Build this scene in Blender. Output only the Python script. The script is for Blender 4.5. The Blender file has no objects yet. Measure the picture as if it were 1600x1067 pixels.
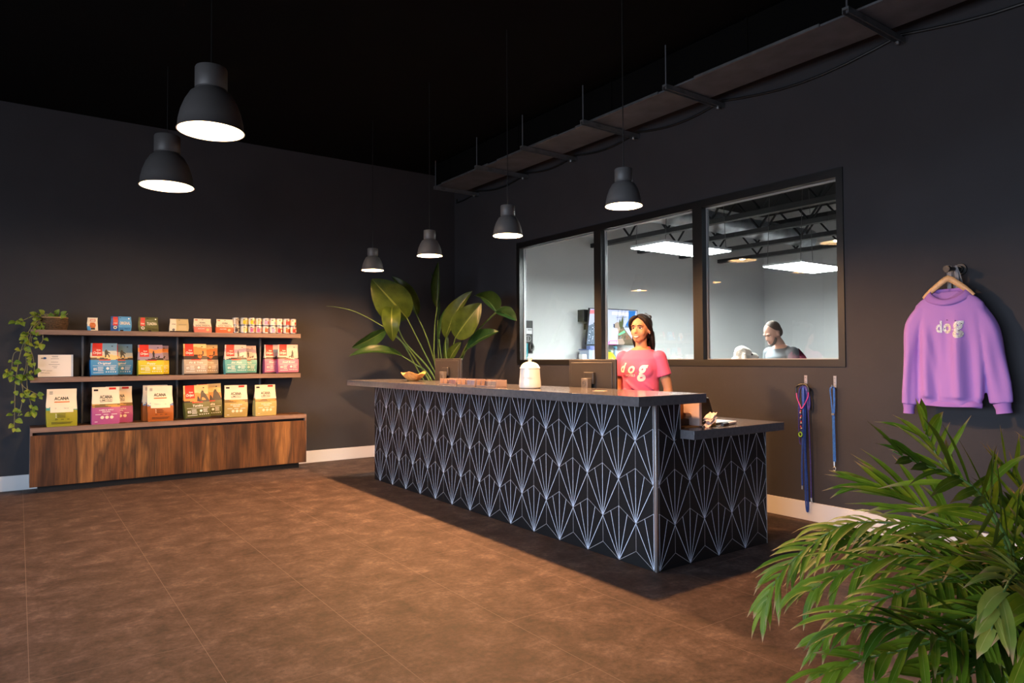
import bpy, bmesh, math, random
from mathutils import Vector, Matrix, Euler, Quaternion
from mathutils.bvhtree import BVHTree
random.seed(7)
PI = math.pi
SC = bpy.context.scene
COL = SC.collection

# ------------------------------------------------------------------ camera
F_PX, YAW, PITCH, ROLL = 1071.64, 0.623732, 0.0249186, -0.0049801
HC = 1.32
_fw = Vector((math.sin(YAW), math.cos(YAW), 0)); _rt = Vector((math.cos(YAW), -math.sin(YAW), 0)); _up = Vector((0, 0, 1))
_f2 = _fw*math.cos(PITCH) + _up*math.sin(PITCH); _u2 = _up*math.cos(PITCH) - _fw*math.sin(PITCH)
RT = _rt*math.cos(ROLL) + _u2*math.sin(ROLL); UP = _u2*math.cos(ROLL) - _rt*math.sin(ROLL); FW = _f2
CAM = Vector((0, 0, HC))
cd = bpy.data.cameras.new('camera'); cam = bpy.data.objects.new('camera', cd); COL.objects.link(cam)
cd.sensor_width = 36; cd.lens = F_PX/1600*36; cd.clip_start = .05; cd.clip_end = 100
cam.matrix_world = Matrix(((RT.x, UP.x, -FW.x, 0), (RT.y, UP.y, -FW.y, 0), (RT.z, UP.z, -FW.z, HC), (0, 0, 0, 1)))
SC.camera = cam

def ray(px, py):
    return FW + RT*((px-800)/F_PX) - UP*((py-533.5)/F_PX)
def at(px, py, depth):                 # a point of the room seen at a pixel, at a true distance
    return CAM + ray(px, py)*depth
def at_y(px, py, y):
    d = ray(px, py); return CAM + d*(y/d.y)
def at_x(px, py, x):
    d = ray(px, py); return CAM + d*(x/d.x)

# ------------------------------------------------------------------ materials
MATS = {}
def M(name, col=(.5, .5, .5), rough=.6, metal=0., emit=0., ecol=None, spec=.5, coat=0., sss=0., noise=None, bump=None):
    """noise=(scale, amount) slight own-colour mottling, bump=(scale, strength)"""
    if name in MATS: return MATS[name]
    m = bpy.data.materials.new(name); m.use_nodes = True
    nt = m.node_tree; b = nt.nodes['Principled BSDF']
    b.inputs['Base Color'].default_value = (*col, 1); b.inputs['Roughness'].default_value = rough
    b.inputs['Metallic'].default_value = metal; b.inputs['Specular IOR Level'].default_value = spec
    b.inputs['Coat Weight'].default_value = coat
    if emit:
        b.inputs['Emission Color'].default_value = (*(ecol or col), 1); b.inputs['Emission Strength'].default_value = emit
    if noise or bump:
        tc = nt.nodes.new('ShaderNodeTexCoord')
    if noise:
        n = nt.nodes.new('ShaderNodeTexNoise'); n.inputs['Scale'].default_value = noise[0]; n.inputs['Detail'].default_value = 5
        nt.links.new(tc.outputs['Object'], n.inputs['Vector'])
        r = nt.nodes.new('ShaderNodeValToRGB'); a = noise[1]
        r.color_ramp.elements[0].position = .3; r.color_ramp.elements[1].position = .7
        r.color_ramp.elements[0].color = (*[c*(1-a) for c in col], 1); r.color_ramp.elements[1].color = (*[min(1, c*(1+a)) for c in col], 1)
        nt.links.new(n.outputs['Fac'], r.inputs['Fac']); nt.links.new(r.outputs['Color'], b.inputs['Base Color'])
    if bump:
        n = nt.nodes.new('ShaderNodeTexNoise'); n.inputs['Scale'].default_value = bump[0]; n.inputs['Detail'].default_value = 3
        nt.links.new(tc.outputs['Object'], n.inputs['Vector'])
        bp = nt.nodes.new('ShaderNodeBump'); bp.inputs['Strength'].default_value = bump[1]; bp.inputs['Distance'].default_value = .01
        nt.links.new(n.outputs['Fac'], bp.inputs['Height']); nt.links.new(bp.outputs['Normal'], b.inputs['Normal'])
    MATS[name] = m
    return m

def ramp(nt, stops):
    r = nt.nodes.new('ShaderNodeValToRGB'); e = r.color_ramp.elements
    while len(e) < len(stops): e.new(.5)
    for i, (p, c) in enumerate(stops):
        e[i].position = p; e[i].color = (*c, 1)
    return r

def wood_mat(name, stops, scale=(7, 7, .55), fine=(60, 60, 2.2), rough=.42, mixf=.35):
    m = bpy.data.materials.new(name); m.use_nodes = True; nt = m.node_tree; b = nt.nodes['Principled BSDF']
    tc = nt.nodes.new('ShaderNodeTexCoord')
    mp = nt.nodes.new('ShaderNodeMapping'); mp.inputs['Scale'].default_value = scale
    nt.links.new(tc.outputs['Object'], mp.inputs['Vector'])
    n = nt.nodes.new('ShaderNodeTexNoise'); n.inputs['Scale'].default_value = 1; n.inputs['Detail'].default_value = 4; n.inputs['Roughness'].default_value = .55; n.inputs['Distortion'].default_value = .4
    nt.links.new(mp.outputs['Vector'], n.inputs['Vector'])
    r = ramp(nt, stops); nt.links.new(n.outputs['Fac'], r.inputs['Fac'])
    mp2 = nt.nodes.new('ShaderNodeMapping'); mp2.inputs['Scale'].default_value = fine; nt.links.new(tc.outputs['Object'], mp2.inputs['Vector'])
    n2 = nt.nodes.new('ShaderNodeTexNoise'); n2.inputs['Scale'].default_value = 1; n2.inputs['Detail'].default_value = 6; n2.inputs['Roughness'].default_value = .7
    nt.links.new(mp2.outputs['Vector'], n2.inputs['Vector'])
    r2 = ramp(nt, [(.35, (.35, .35, .35)), (.62, (1.25, 1.25, 1.25))]); nt.links.new(n2.outputs['Fac'], r2.inputs['Fac'])
    mx = nt.nodes.new('ShaderNodeMix'); mx.data_type = 'RGBA'; mx.blend_type = 'MULTIPLY'; mx.inputs['Factor'].default_value = mixf*2
    nt.links.new(r.outputs['Color'], mx.inputs['A']); nt.links.new(r2.outputs['Color'], mx.inputs['B'])
    nt.links.new(mx.outputs['Result'], b.inputs['Base Color']); b.inputs['Roughness'].default_value = rough
    bp = nt.nodes.new('ShaderNodeBump'); bp.inputs['Strength'].default_value = .15; bp.inputs['Distance'].default_value = .004
    nt.links.new(n2.outputs['Fac'], bp.inputs['Height']); nt.links.new(bp.outputs['Normal'], b.inputs['Normal'])
    MATS[name] = m
    return m

def floor_mat():
    m = bpy.data.materials.new('vinyl_tile_floor'); m.use_nodes = True; nt = m.node_tree; b = nt.nodes['Principled BSDF']
    tc = nt.nodes.new('ShaderNodeTexCoord')
    n = nt.nodes.new('ShaderNodeTexNoise'); n.inputs['Scale'].default_value = 5; n.inputs['Detail'].default_value = 9; n.inputs['Roughness'].default_value = .68; n.inputs['Distortion'].default_value = .3
    nt.links.new(tc.outputs['Object'], n.inputs['Vector'])
    r = ramp(nt, [(.30, (.036, .020, .015)), (.46, (.070, .041, .031)), (.56, (.098, .060, .047)), (.70, (.165, .108, .088))])
    nt.links.new(n.outputs['Fac'], r.inputs['Fac'])
    n3 = nt.nodes.new('ShaderNodeTexNoise'); n3.inputs['Scale'].default_value = 34; n3.inputs['Detail'].default_value = 8; n3.inputs['Roughness'].default_value = .7
    nt.links.new(tc.outputs['Object'], n3.inputs['Vector'])
    r3 = ramp(nt, [(.32, (.5, .5, .5)), (.68, (1.5, 1.5, 1.5))]); nt.links.new(n3.outputs['Fac'], r3.inputs['Fac'])
    mx0 = nt.nodes.new('ShaderNodeMix'); mx0.data_type = 'RGBA'; mx0.blend_type = 'MULTIPLY'; mx0.inputs['Factor'].default_value = 1
    nt.links.new(r.outputs['Color'], mx0.inputs['A']); nt.links.new(r3.outputs['Color'], mx0.inputs['B'])
    # plank joints: columns .655 wide along Y, 1.26 long, half-offset
    mp = nt.nodes.new('ShaderNodeMapping'); mp.inputs['Rotation'].default_value = (0, 0, PI/2); mp.inputs['Location'].default_value = (-.94, -.05, 0)
    nt.links.new(tc.outputs['Object'], mp.inputs['Vector'])
    br = nt.nodes.new('ShaderNodeTexBrick'); br.inputs['Scale'].default_value = 1; br.inputs['Brick Width'].default_value = 1.26; br.inputs['Row Height'].default_value = .655
    br.inputs['Mortar Size'].default_value = .0013; br.inputs['Mortar Smooth'].default_value = 0; br.offset = .5
    nt.links.new(mp.outputs['Vector'], br.inputs['Vector'])
    mx = nt.nodes.new('ShaderNodeMix'); mx.data_type = 'RGBA'
    nt.links.new(br.outputs['Fac'], mx.inputs['Factor']); nt.links.new(mx0.outputs['Result'], mx.inputs['A']); mx.inputs['B'].default_value = (.20, .14, .115, 1)
    nt.links.new(mx.outputs['Result'], b.inputs['Base Color'])
    rr = nt.nodes.new('ShaderNodeMapRange'); rr.inputs['To Min'].default_value = .58; rr.inputs['To Max'].default_value = .78
    nt.links.new(n3.outputs['Fac'], rr.inputs['Value']); nt.links.new(rr.outputs['Result'], b.inputs['Roughness'])
    b.inputs['Specular IOR Level'].default_value = .35
    bp = nt.nodes.new('ShaderNodeBump'); bp.inputs['Strength'].default_value = .12; bp.inputs['Distance'].default_value = .004
    nt.links.new(n3.outputs['Fac'], bp.inputs['Height']); nt.links.new(bp.outputs['Normal'], b.inputs['Normal'])
    return m

def glass_mat():
    m = bpy.data.materials.new('window_glass'); m.use_nodes = True; nt = m.node_tree
    for n in list(nt.nodes):
        if n.type == 'BSDF_PRINCIPLED': nt.nodes.remove(n)
    out = [n for n in nt.nodes if n.type == 'OUTPUT_MATERIAL'][0]
    tr = nt.nodes.new('ShaderNodeBsdfTransparent'); tr.inputs['Color'].default_value = (.93, .95, .95, 1)
    gl = nt.nodes.new('ShaderNodeBsdfGlossy'); gl.inputs['Roughness'].default_value = .005; gl.inputs['Color'].default_value = (1, 1, 1, 1)
    ge = nt.nodes.new('ShaderNodeNewGeometry'); dp = nt.nodes.new('ShaderNodeVectorMath'); dp.operation = 'DOT_PRODUCT'
    nt.links.new(ge.outputs['Normal'], dp.inputs[0]); nt.links.new(ge.outputs['Incoming'], dp.inputs[1])
    last = dp.outputs['Value']
    for op, v, rev in (('ABSOLUTE', None, 0), ('SUBTRACT', 1., 1), ('POWER', 5., 0), ('MULTIPLY', .93, 0), ('ADD', .07, 0)):
        n = nt.nodes.new('ShaderNodeMath'); n.operation = op
        if rev: n.inputs[0].default_value = v; nt.links.new(last, n.inputs[1])
        else:
            nt.links.new(last, n.inputs[0])
            if v is not None: n.inputs[1].default_value = v
        last = n.outputs[0]
    mx = nt.nodes.new('ShaderNodeMixShader')
    nt.links.new(last, mx.inputs['Fac']); nt.links.new(tr.outputs['BSDF'], mx.inputs[1]); nt.links.new(gl.outputs['BSDF'], mx.inputs[2])
    nt.links.new(mx.outputs['Shader'], out.inputs['Surface'])
    return m

def leaf_mat(name, dark, light, rib, tip=None, veins=30, transl=.25, rough=.42, vein_amt=.35):
    """uv.x runs along the leaf, uv.y across it (.5 = midrib)"""
    m = bpy.data.materials.new(name); m.use_nodes = True; nt = m.node_tree; b = nt.nodes['Principled BSDF']
    out = [n for n in nt.nodes if n.type == 'OUTPUT_MATERIAL'][0]
    uv = nt.nodes.new('ShaderNodeUVMap'); sp = nt.nodes.new('ShaderNodeSeparateXYZ'); nt.links.new(uv.outputs['UV'], sp.inputs['Vector'])
    tc = nt.nodes.new('ShaderNodeTexCoord'); n = nt.nodes.new('ShaderNodeTexNoise'); n.inputs['Scale'].default_value = 9; n.inputs['Detail'].default_value = 4
    nt.links.new(tc.outputs['Object'], n.inputs['Vector'])
    r = ramp(nt, [(.3, dark), (.72, light)]); nt.links.new(n.outputs['Fac'], r.inputs['Fac'])
    def math_(op, a, bb):
        x = nt.nodes.new('ShaderNodeMath'); x.operation = op
        for i, v in enumerate((a, bb)):
            if v is None: continue
            if isinstance(v, (int, float)): x.inputs[i].default_value = v
            else: nt.links.new(v, x.inputs[i])
        return x.outputs[0]
    ab = math_('ABSOLUTE', math_('SUBTRACT', sp.outputs['Y'], .5), None)
    last = r.outputs['Color']
    if veins:
        ph = math_('SINE', math_('MULTIPLY', math_('ADD', sp.outputs['X'], math_('MULTIPLY', ab, -.25)), veins*2*PI), None)
        fac = math_('MULTIPLY', math_('GREATER_THAN', ph, .55), vein_amt)
        mx = nt.nodes.new('ShaderNodeMix'); mx.data_type = 'RGBA'; nt.links.new(fac, mx.inputs['Factor']); nt.links.new(last, mx.inputs['A']); mx.inputs['B'].default_value = (*rib, 1)
        last = mx.outputs['Result']
    mx = nt.nodes.new('ShaderNodeMix'); mx.data_type = 'RGBA'; nt.links.new(math_('LESS_THAN', ab, .022), mx.inputs['Factor']); nt.links.new(last, mx.inputs['A']); mx.inputs['B'].default_value = (*rib, 1)
    last = mx.outputs['Result']
    if tip:
        t = nt.nodes.new('ShaderNodeMapRange'); t.inputs['From Min'].default_value = .76; t.inputs['From Max'].default_value = .93
        nt.links.new(math_('ADD', sp.outputs['X'], math_('MULTIPLY', math_('SUBTRACT', n.outputs['Fac'], .5), .5)), t.inputs['Value'])
        mx = nt.nodes.new('ShaderNodeMix'); mx.data_type = 'RGBA'; nt.links.new(t.outputs['Result'], mx.inputs['Factor']); nt.links.new(last, mx.inputs['A']); mx.inputs['B'].default_value = (*tip, 1)
        last = mx.outputs['Result']
    nt.links.new(last, b.inputs['Base Color']); b.inputs['Roughness'].default_value = rough; b.inputs['Specular IOR Level'].default_value = .25
    ts = nt.nodes.new('ShaderNodeBsdfTranslucent'); nt.links.new(last, ts.inputs['Color'])
    ms = nt.nodes.new('ShaderNodeMixShader'); ms.inputs['Fac'].default_value = transl
    nt.links.new(b.outputs['BSDF'], ms.inputs[1]); nt.links.new(ts.outputs['BSDF'], ms.inputs[2]); nt.links.new(ms.outputs['Shader'], out.inputs['Surface'])
    MATS[name] = m
    return m

WALL = M('charcoal_wall_paint', (.041, .039, .043), .75, spec=.25, noise=(3, .06), bump=(90, .04))
BLACKC = M('black_ceiling_paint', (.004, .004, .004), .95, spec=.05)
FLOOR = floor_mat()
WHITE = M('white_baseboard_paint', (.72, .70, .68), .45)
GREYW = M('pale_grey_wall_paint', (.52, .53, .53), .8, noise=(1.2, .04))
FRAME = M('bronze_black_frame', (.0075, .0062, .0055), .45, noise=(6, .2))
ALU = M('aluminium_bead', (.34, .34, .34), .5, .3)
SHADE_G = M('grey_lamp_enamel', (.095, .09, .09), .45)
SHADE_IN = M('white_lamp_inside', (.85, .80, .70), .5)
BULB = M('lamp_bulb', (1, .85, .6), .4, emit=60, ecol=(1, .74, .42))
BLACKP = M('black_plastic', (.010, .010, .010), .4)
DARKM = M('dark_steel', (.15, .155, .17), .45, .4)
STEEL = M('brushed_steel', (.55, .55, .55), .32, .9)
GALV = M('galvanised_steel', (.22, .23, .24), .42, .7, noise=(14, .2))
SLAB = M('grey_quartz', (.115, .108, .115), .16, noise=(40, .12), spec=.5)
TILE = M('black_matt_tile', (.0075, .0075, .0085), .5, spec=.3)
TLINE = M('tile_white_inlay', (.78, .84, .98), .45)  # bluish cast of the daylight is mixed into this white
GROUT = M('tile_grey_grout', (.36, .35, .37), .7)
WALNUT = wood_mat('rustic_walnut', [(.30, (.022, .009, .005)), (.41, (.060, .025, .011)), (.50, (.145, .058, .019)), (.57, (.075, .034, .015)), (.66, (.30, .135, .042)), (.78, (.17, .07, .024))], scale=(3.4, 3.4, .5), fine=(70, 70, 3), mixf=.32)
EDGE = wood_mat('walnut_edge_band', [(.3, (.18, .115, .09)), (.7, (.29, .185, .14))], scale=(.8, 20, 20), fine=(3, 90, 90), rough=.5, mixf=.2)
BOWLW = wood_mat('olive_wood', [(.3, (.46, .20, .055)), (.7, (.78, .42, .14))], scale=(9, 30, 9), fine=(30, 90, 30), rough=.35, mixf=.15)
HANGW = wood_mat('hanger_beech', [(.3, (.52, .30, .13)), (.7, (.68, .43, .21))], scale=(4, 30, 30), fine=(8, 90, 90), rough=.4, mixf=.12)
GLASS = glass_mat()
BOP = leaf_mat('bird_of_paradise_leaf', (.015, .034, .005), (.042, .068, .010), (.10, .13, .03), veins=34, transl=.22, vein_amt=.16, rough=.34)
BOPD = leaf_mat('bird_of_paradise_dark_leaf', (.010, .036, .010), (.026, .066, .014), (.075, .12, .035), veins=30, transl=.15, vein_amt=.12, rough=.34)
STEMG = M('green_stalk', (.085, .15, .035), .5, noise=(12, .25))
PALM = leaf_mat('palm_leaflet', (.050, .120, .006), (.200, .275, .018), (.26, .30, .05), tip=(.40, .25, .12), veins=0, transl=.3, rough=.5)
PALM2 = leaf_mat('palm_leaflet_yellowed', (.09, .15, .018), (.30, .33, .07), (.32, .34, .10), tip=(.42, .27, .14), veins=0, transl=.3)
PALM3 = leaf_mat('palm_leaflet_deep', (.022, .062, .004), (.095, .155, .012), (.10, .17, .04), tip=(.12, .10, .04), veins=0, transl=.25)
POTHOS = leaf_mat('pothos_leaf', (.10, .20, .02), (.36, .44, .06), (.40, .45, .12), veins=0, transl=.3)
VINE = M('vine_stem', (.22, .20, .09), .6)

# ------------------------------------------------------------------ mesh helpers
class MB:
    def __init__(s): s.v = []; s.f = []; s.m = []; s.uv = {}
    def add(s, verts, faces, mat=0, uvs=None):
        o = len(s.v); s.v += [tuple(p) for p in verts]
        for f in faces: s.f.append([i+o for i in f]); s.m.append(mat)
        if uvs:
            for i, u in enumerate(uvs): s.uv[o+i] = u
        return o
    def box(s, x0, x1, y0, y1, z0, z1, mat=0):
        s.add([(x0, y0, z0), (x1, y0, z0), (x1, y1, z0), (x0, y1, z0), (x0, y0, z1), (x1, y0, z1), (x1, y1, z1), (x0, y1, z1)],
              [(0, 3, 2, 1), (4, 5, 6, 7), (0, 1, 5, 4), (1, 2, 6, 5), (2, 3, 7, 6), (3, 0, 4, 7)], mat)
    def obox(s, c, ax, ay, az, mat=0):           # oriented box: centre and three half-axis vectors
        c, ax, ay, az = Vector(c), Vector(ax), Vector(ay), Vector(az)
        P = [c+ax*i+ay*j+az*k for k in (-1, 1) for (i, j) in ((-1, -1), (1, -1), (1, 1), (-1, 1))]
        s.add(P, [(0, 3, 2, 1), (4, 5, 6, 7), (0, 1, 5, 4), (1, 2, 6, 5), (2, 3, 7, 6), (3, 0, 4, 7)], mat)
    def lathe(s, prof, n=32, c=(0, 0, 0), mat=0, close=False):
        vs = []; fs = []; k = len(prof)
        for i in range(n):
            a = 2*PI*i/n
            for r, z in prof: vs.append((c[0]+r*math.cos(a), c[1]+r*math.sin(a), c[2]+z))
        for i in range(n):
            j = (i+1) % n
            for q in range(k-1 if not close else k):
                q2 = (q+1) % k
                fs.append((i*k+q, j*k+q, j*k+q2, i*k+q2))
        s.add(vs, fs, mat)
    def tube(s, pts, r, n=8, mat=0, ry=None, cap=True, side=None):
        """sweep along pts; r scalar or list; ry: second radius (list/scalar) for flat sections; side: fixed side hint"""
        P = [Vector(p) for p in pts]; k = len(P)
        R = r if isinstance(r, (list, tuple)) else [r]*k
        R2 = R if ry is None else (ry if isinstance(ry, (list, tuple)) else [ry]*k)
        vs = []; prev = Vector(side) if side else None
        for i in range(k):
            t = (P[min(i+1, k-1)]-P[max(i-1, 0)])
            t = t.normalized() if t.length > 1e-9 else Vector((0, 0, 1))
            if prev is None:
                prev = Vector((1, 0, 0)) if abs(t.x) < .8 else Vector((0, 1, 0))
            u = (prev - t*prev.dot(t))
            u = u.normalized() if u.length > 1e-6 else t.orthogonal().normalized()
            w = t.cross(u); prev = u
            for q in range(n):
                a = 2*PI*q/n
                vs.append(P[i]+u*(R[i]*math.cos(a))+w*(R2[i]*math.sin(a)))
        fs = []
        for i in range(k-1):
            for q in range(n):
                q2 = (q+1) % n
                fs.append((i*n+q, i*n+q2, (i+1)*n+q2, (i+1)*n+q))
        if cap:
            fs.append(tuple(range(n-1, -1, -1))); fs.append(tuple((k-1)*n+q for q in range(n)))
        s.add(vs, fs, mat)
    def ell(s, c, r, n=16, m=10, mat=0, rot=None):
        c = Vector(c); vs = []; fs = []
        q = rot.to_matrix() if rot else Matrix.Identity(3)
        for j in range(m+1):
            th = PI*j/m
            for i in range(n):
                a = 2*PI*i/n
                vs.append(c+q @ Vector((r[0]*math.sin(th)*math.cos(a), r[1]*math.sin(th)*math.sin(a), r[2]*math.cos(th))))
        for j in range(m):
            for i in range(n):
                i2 = (i+1) % n
                fs.append((j*n+i, (j+1)*n+i, (j+1)*n+i2, j*n+i2))
        s.add(vs, fs, mat)
    def prism(s, poly, fn, d0, d1, mat=0):       # polygon (2D) extruded; fn(a, b, d) -> point
        n = len(poly)
        vs = [fn(a, b, d0) for a, b in poly]+[fn(a, b, d1) for a, b in poly]
        s.add(vs, [tuple(range(n)), tuple(range(2*n-1, n-1, -1))]+[(i, i+n, (i+1) % n+n, (i+1) % n) for i in range(n)], mat)
    def build(s, name, mats, parent=None, smooth=None, bevel=0, seg=2, world=True, loc=None):
        me = bpy.data.meshes.new(name)
        off = Vector((0, 0, 0))
        if parent is not None and world: off = ORIG.get(parent.name, Vector((0, 0, 0)))
        if loc is not None: off = Vector(loc)
        me.from_pydata([(p[0]-off.x, p[1]-off.y, p[2]-off.z) for p in s.v], [], s.f)
        if not isinstance(mats, (list, tuple)): mats = [mats]
        for m in mats: me.materials.append(m)
        if len(mats) > 1: me.polygons.foreach_set('material_index', s.m)
        if s.uv:
            ul = me.uv_layers.new(name='UVMap')
            for l in me.loops: ul.data[l.index].uv = s.uv.get(l.vertex_index, (.5, .5))
        if smooth is None: smooth = 35
        if smooth:
            me.shade_smooth()
            if smooth < 180: me.set_sharp_from_angle(angle=math.radians(smooth))
        me.validate(); me.update()
        o = bpy.data.objects.new(name, me); COL.objects.link(o)
        if loc is not None: o.location = loc
        if parent is not None: o.parent = parent
        ORIG[o.name] = off if parent is not None and loc is None else off
        if bevel:
            b = o.modifiers.new('bevel', 'BEVEL'); b.width = bevel; b.segments = seg; b.limit_method = 'ANGLE'; b.angle_limit = math.radians(40)
        return o
ORIG = {}

def tag(o, label=None, cat=None, group=None, kind=None):
    if label: o['label'] = label
    if cat: o['category'] = cat
    if group: o['group'] = group
    if kind: o['kind'] = kind
    return o
def thing(name, loc, label, cat, group=None):
    o = bpy.data.objects.new(name, None); COL.objects.link(o); o.location = loc; o.empty_display_size = .05
    ORIG[o.name] = Vector(loc)
    return tag(o, label, cat, group)
def struct(name, mb, mats, parent=None, **k):
    o = mb.build(name, mats, parent, **k)
    if parent is None: o['kind'] = 'structure'
    return o
def copy_tree(o, parent=None):
    c = o.copy(); COL.objects.link(c)
    if parent is not None: c.parent = parent
    for ch in list(o.children): copy_tree(ch, c)
    return c
def smoothstep(a, b, x):
    t = max(0, min(1, (x-a)/(b-a))); return t*t*(3-2*t)
def catmull(P, n=6):
    P = [Vector(p) for p in P]; out = []
    for i in range(len(P)-1):
        p0 = P[max(i-1, 0)]; p1 = P[i]; p2 = P[i+1]; p3 = P[min(i+2, len(P)-1)]
        for k in range(n):
            t = k/n
            out.append(.5*((2*p1)+(p2-p0)*t+(2*p0-5*p1+4*p2-p3)*t*t+(3*p1-p0-3*p2+p3)*t**3))
    out.append(P[-1]); return out

_tc = {}
def text2d(s, bold=0., shear=0., spacing=1.):
    """triangulated flat lettering, width/height normalised to cap height 1; returns verts2d, faces, width"""
    key = (s, bold, shear, spacing)
    if key in _tc: return _tc[key]
    cu = bpy.data.curves.new('lettering', 'FONT'); cu.body = s; cu.size = 1.4; cu.offset = bold; cu.shear = shear; cu.space_character = spacing; cu.resolution_u = 3
    ob = bpy.data.objects.new('lettering', cu); COL.objects.link(ob)
    bpy.context.view_layer.update()
    me = bpy.data.meshes.new_from_object(ob.evaluated_get(bpy.context.evaluated_depsgraph_get()))
    vs = [(v.co.x, v.co.y) for v in me.vertices]; fs = [tuple(p.vertices) for p in me.polygons]
    bpy.data.objects.remove(ob); bpy.data.curves.remove(cu); bpy.data.meshes.remove(me)
    if vs:
        x0 = min(v[0] for v in vs); x1 = max(v[0] for v in vs); vs = [(v[0]-x0, v[1]) for v in vs]; w = x1-x0
    else: w = 0
    _tc[key] = (vs, fs, w)
    return _tc[key]
def put_text(mb, s, fn, cx, cy, h, mat, width=None, fine=None, **k):
    """lettering of cap height h centred on (cx, cy) in a 2D frame, mapped to space by fn(a, b); fine = longest edge, for curved cloth"""
    vs, fs, w = text2d(s, **k)
    if not vs: return
    sx = h if width is None else width/w
    P = [(cx+(x-w/2)*sx, cy+(y-.5)*h) for x, y in vs]
    if fine:
        T = [[P[i] for i in f] for f in fs]; out = []
        while T:
            t = T.pop(); n = len(t)
            if n > 3: T += [[t[0], t[i], t[i+1]] for i in range(1, n-1)]; continue
            L = [math.dist(t[i], t[(i+1) % 3]) for i in range(3)]; j = L.index(max(L))
            if L[j] < fine: out.append(t); continue
            A, B_, Cc = t[j], t[(j+1) % 3], t[(j+2) % 3]; m = ((A[0]+B_[0])/2, (A[1]+B_[1])/2)
            T += [[A, m, Cc], [m, B_, Cc]]
        P = [q for t in out for q in t]; fs = [(3*i, 3*i+1, 3*i+2) for i in range(len(out))]
    mb.add([fn(x, y) for x, y in P], fs, mat)

def remeshed(mb, voxel, name, mats, parent, smooth_it=2, world=True):
    """one continuous skin over overlapping volumes"""
    me = bpy.data.meshes.new('volume'); me.from_pydata([tuple(p) for p in mb.v], [], mb.f)
    bm = bmesh.new(); bm.from_mesh(me); bmesh.ops.recalc_face_normals(bm, faces=bm.faces); bm.to_mesh(me); bm.free()
    ob = bpy.data.objects.new('volume', me); COL.objects.link(ob)
    r = ob.modifiers.new('r', 'REMESH'); r.mode = 'VOXEL'; r.voxel_size = voxel
    s = ob.modifiers.new('s', 'SMOOTH'); s.factor = .5; s.iterations = smooth_it
    bpy.context.view_layer.update()
    m2 = bpy.data.meshes.new_from_object(ob.evaluated_get(bpy.context.evaluated_depsgraph_get()))
    bpy.data.objects.remove(ob)
    out = MB(); out.v = [tuple(v.co) for v in m2.vertices]; out.f = [list(p.vertices) for p in m2.polygons]; out.m = [0]*len(out.f)
    bpy.data.meshes.remove(m2); bpy.data.meshes.remove(me)
    if name is None: return out
    return out.build(name, mats, parent, smooth=180, world=world)

# ------------------------------------------------------------------ the setting
XW, YW = 5.21, 8.68           # inner faces of right and back wall
XL, YF, ZC = -4.6, -3.2, 3.98
XF = 12.86                    # far wall of the room behind the glass
WT = .14
b = MB(); b.box(XL-.2, XF+.2, YF-.2, YW+.2, -.12, 0); struct('floor', b, FLOOR)
b = MB(); b.box(XL-.2, XW+WT, YF-.2, YW+.2, ZC, ZC+.1); struct('ceiling', b, BLACKC)
b = MB(); b.box(XW+WT, XF+.2, YF-.2, YW+.2, 4.3, 4.4); struct('ceiling_adjoining', b, M('dark_deck_paint', (.02, .02, .022), .9, spec=.1))
b = MB(); b.box(XL-.2, XW, YW, YW+.2, 0, ZC); struct('wall_back', b, WALL)
b = MB(); b.box(XL-.2, XF+.2, YF-.2, YF, 0, ZC); struct('wall_front', b, WALL)
# right wall with the window opening
WY0, WY1, WZ0, WZ1 = 2.81, 7.115, 1.247, 2.80
b = MB()
for y0, y1, z0, z1 in ((YF, WY0, 0, ZC), (WY1, YW+.2, 0, ZC), (WY0, WY1, 0, WZ0), (WY0, WY1, WZ1, ZC)):
    b.box(XW, XW+WT, y0, y1, z0, z1)
struct('wall_right', b, WALL)
# room behind the glass
b = MB(); b.box(XW+WT, XF+.2, YW, YW+.2, 0, 4.3); struct('wall_adjoining_back', b, GREYW)
b = MB(); b.box(XF, XF+.2, YF, YW, 0, 4.3); struct('wall_adjoining_far', b, GREYW)
b = MB(); b.box(XW+WT, XW+WT+.012, YF, WY0-.02, 0, 4.3); b.box(XW+WT, XW+WT+.012, WY1+.02, YW, 0, 4.3); b.box(XW+WT, XW+WT+.012, WY0-.02, WY1+.02, 0, WZ0-.02); b.box(XW+WT, XW+WT+.012, WY0-.02, WY1+.02, WZ1+.02, 4.3)
struct('wall_adjoining_near', b, GREYW)
# left wall with the shopfront glazing openings that let the daylight in
LO = [(-2.4, .2), (.35, 2.95), (3.1, 5.7)]; LZ = (.25, 3.0)
b = MB()
b.box(XL-.2, XL, YF, LO[0][0], 0, ZC); b.box(XL-.2, XL, LO[0][1], LO[1][0], 0, ZC); b.box(XL-.2, XL, LO[1][1], LO[2][0], 0, ZC); b.box(XL-.2, XL, LO[2][1], YW, 0, ZC)
for y0, y1 in LO: b.box(XL-.2, XL, y0, y1, 0, LZ[0]); b.box(XL-.2, XL, y0, y1, LZ[1], ZC)
struct('wall_left', b, WALL)
for i, (y0, y1) in enumerate(LO):
    b = MB(); t = .05
    b.box(XL-.13, XL-.07, y0, y0+t, *LZ); b.box(XL-.13, XL-.07, y1-t, y1, *LZ); b.box(XL-.13, XL-.07, y0+t, y1-t, LZ[0], LZ[0]+t); b.box(XL-.13, XL-.07, y0+t, y1-t, LZ[1]-t, LZ[1]); b.box(XL-.13, XL-.07, (y0+y1)/2-.025, (y0+y1)/2+.025, LZ[0]+t, LZ[1]-t)
    struct('window_%d' % (i+2), b, FRAME)
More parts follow.
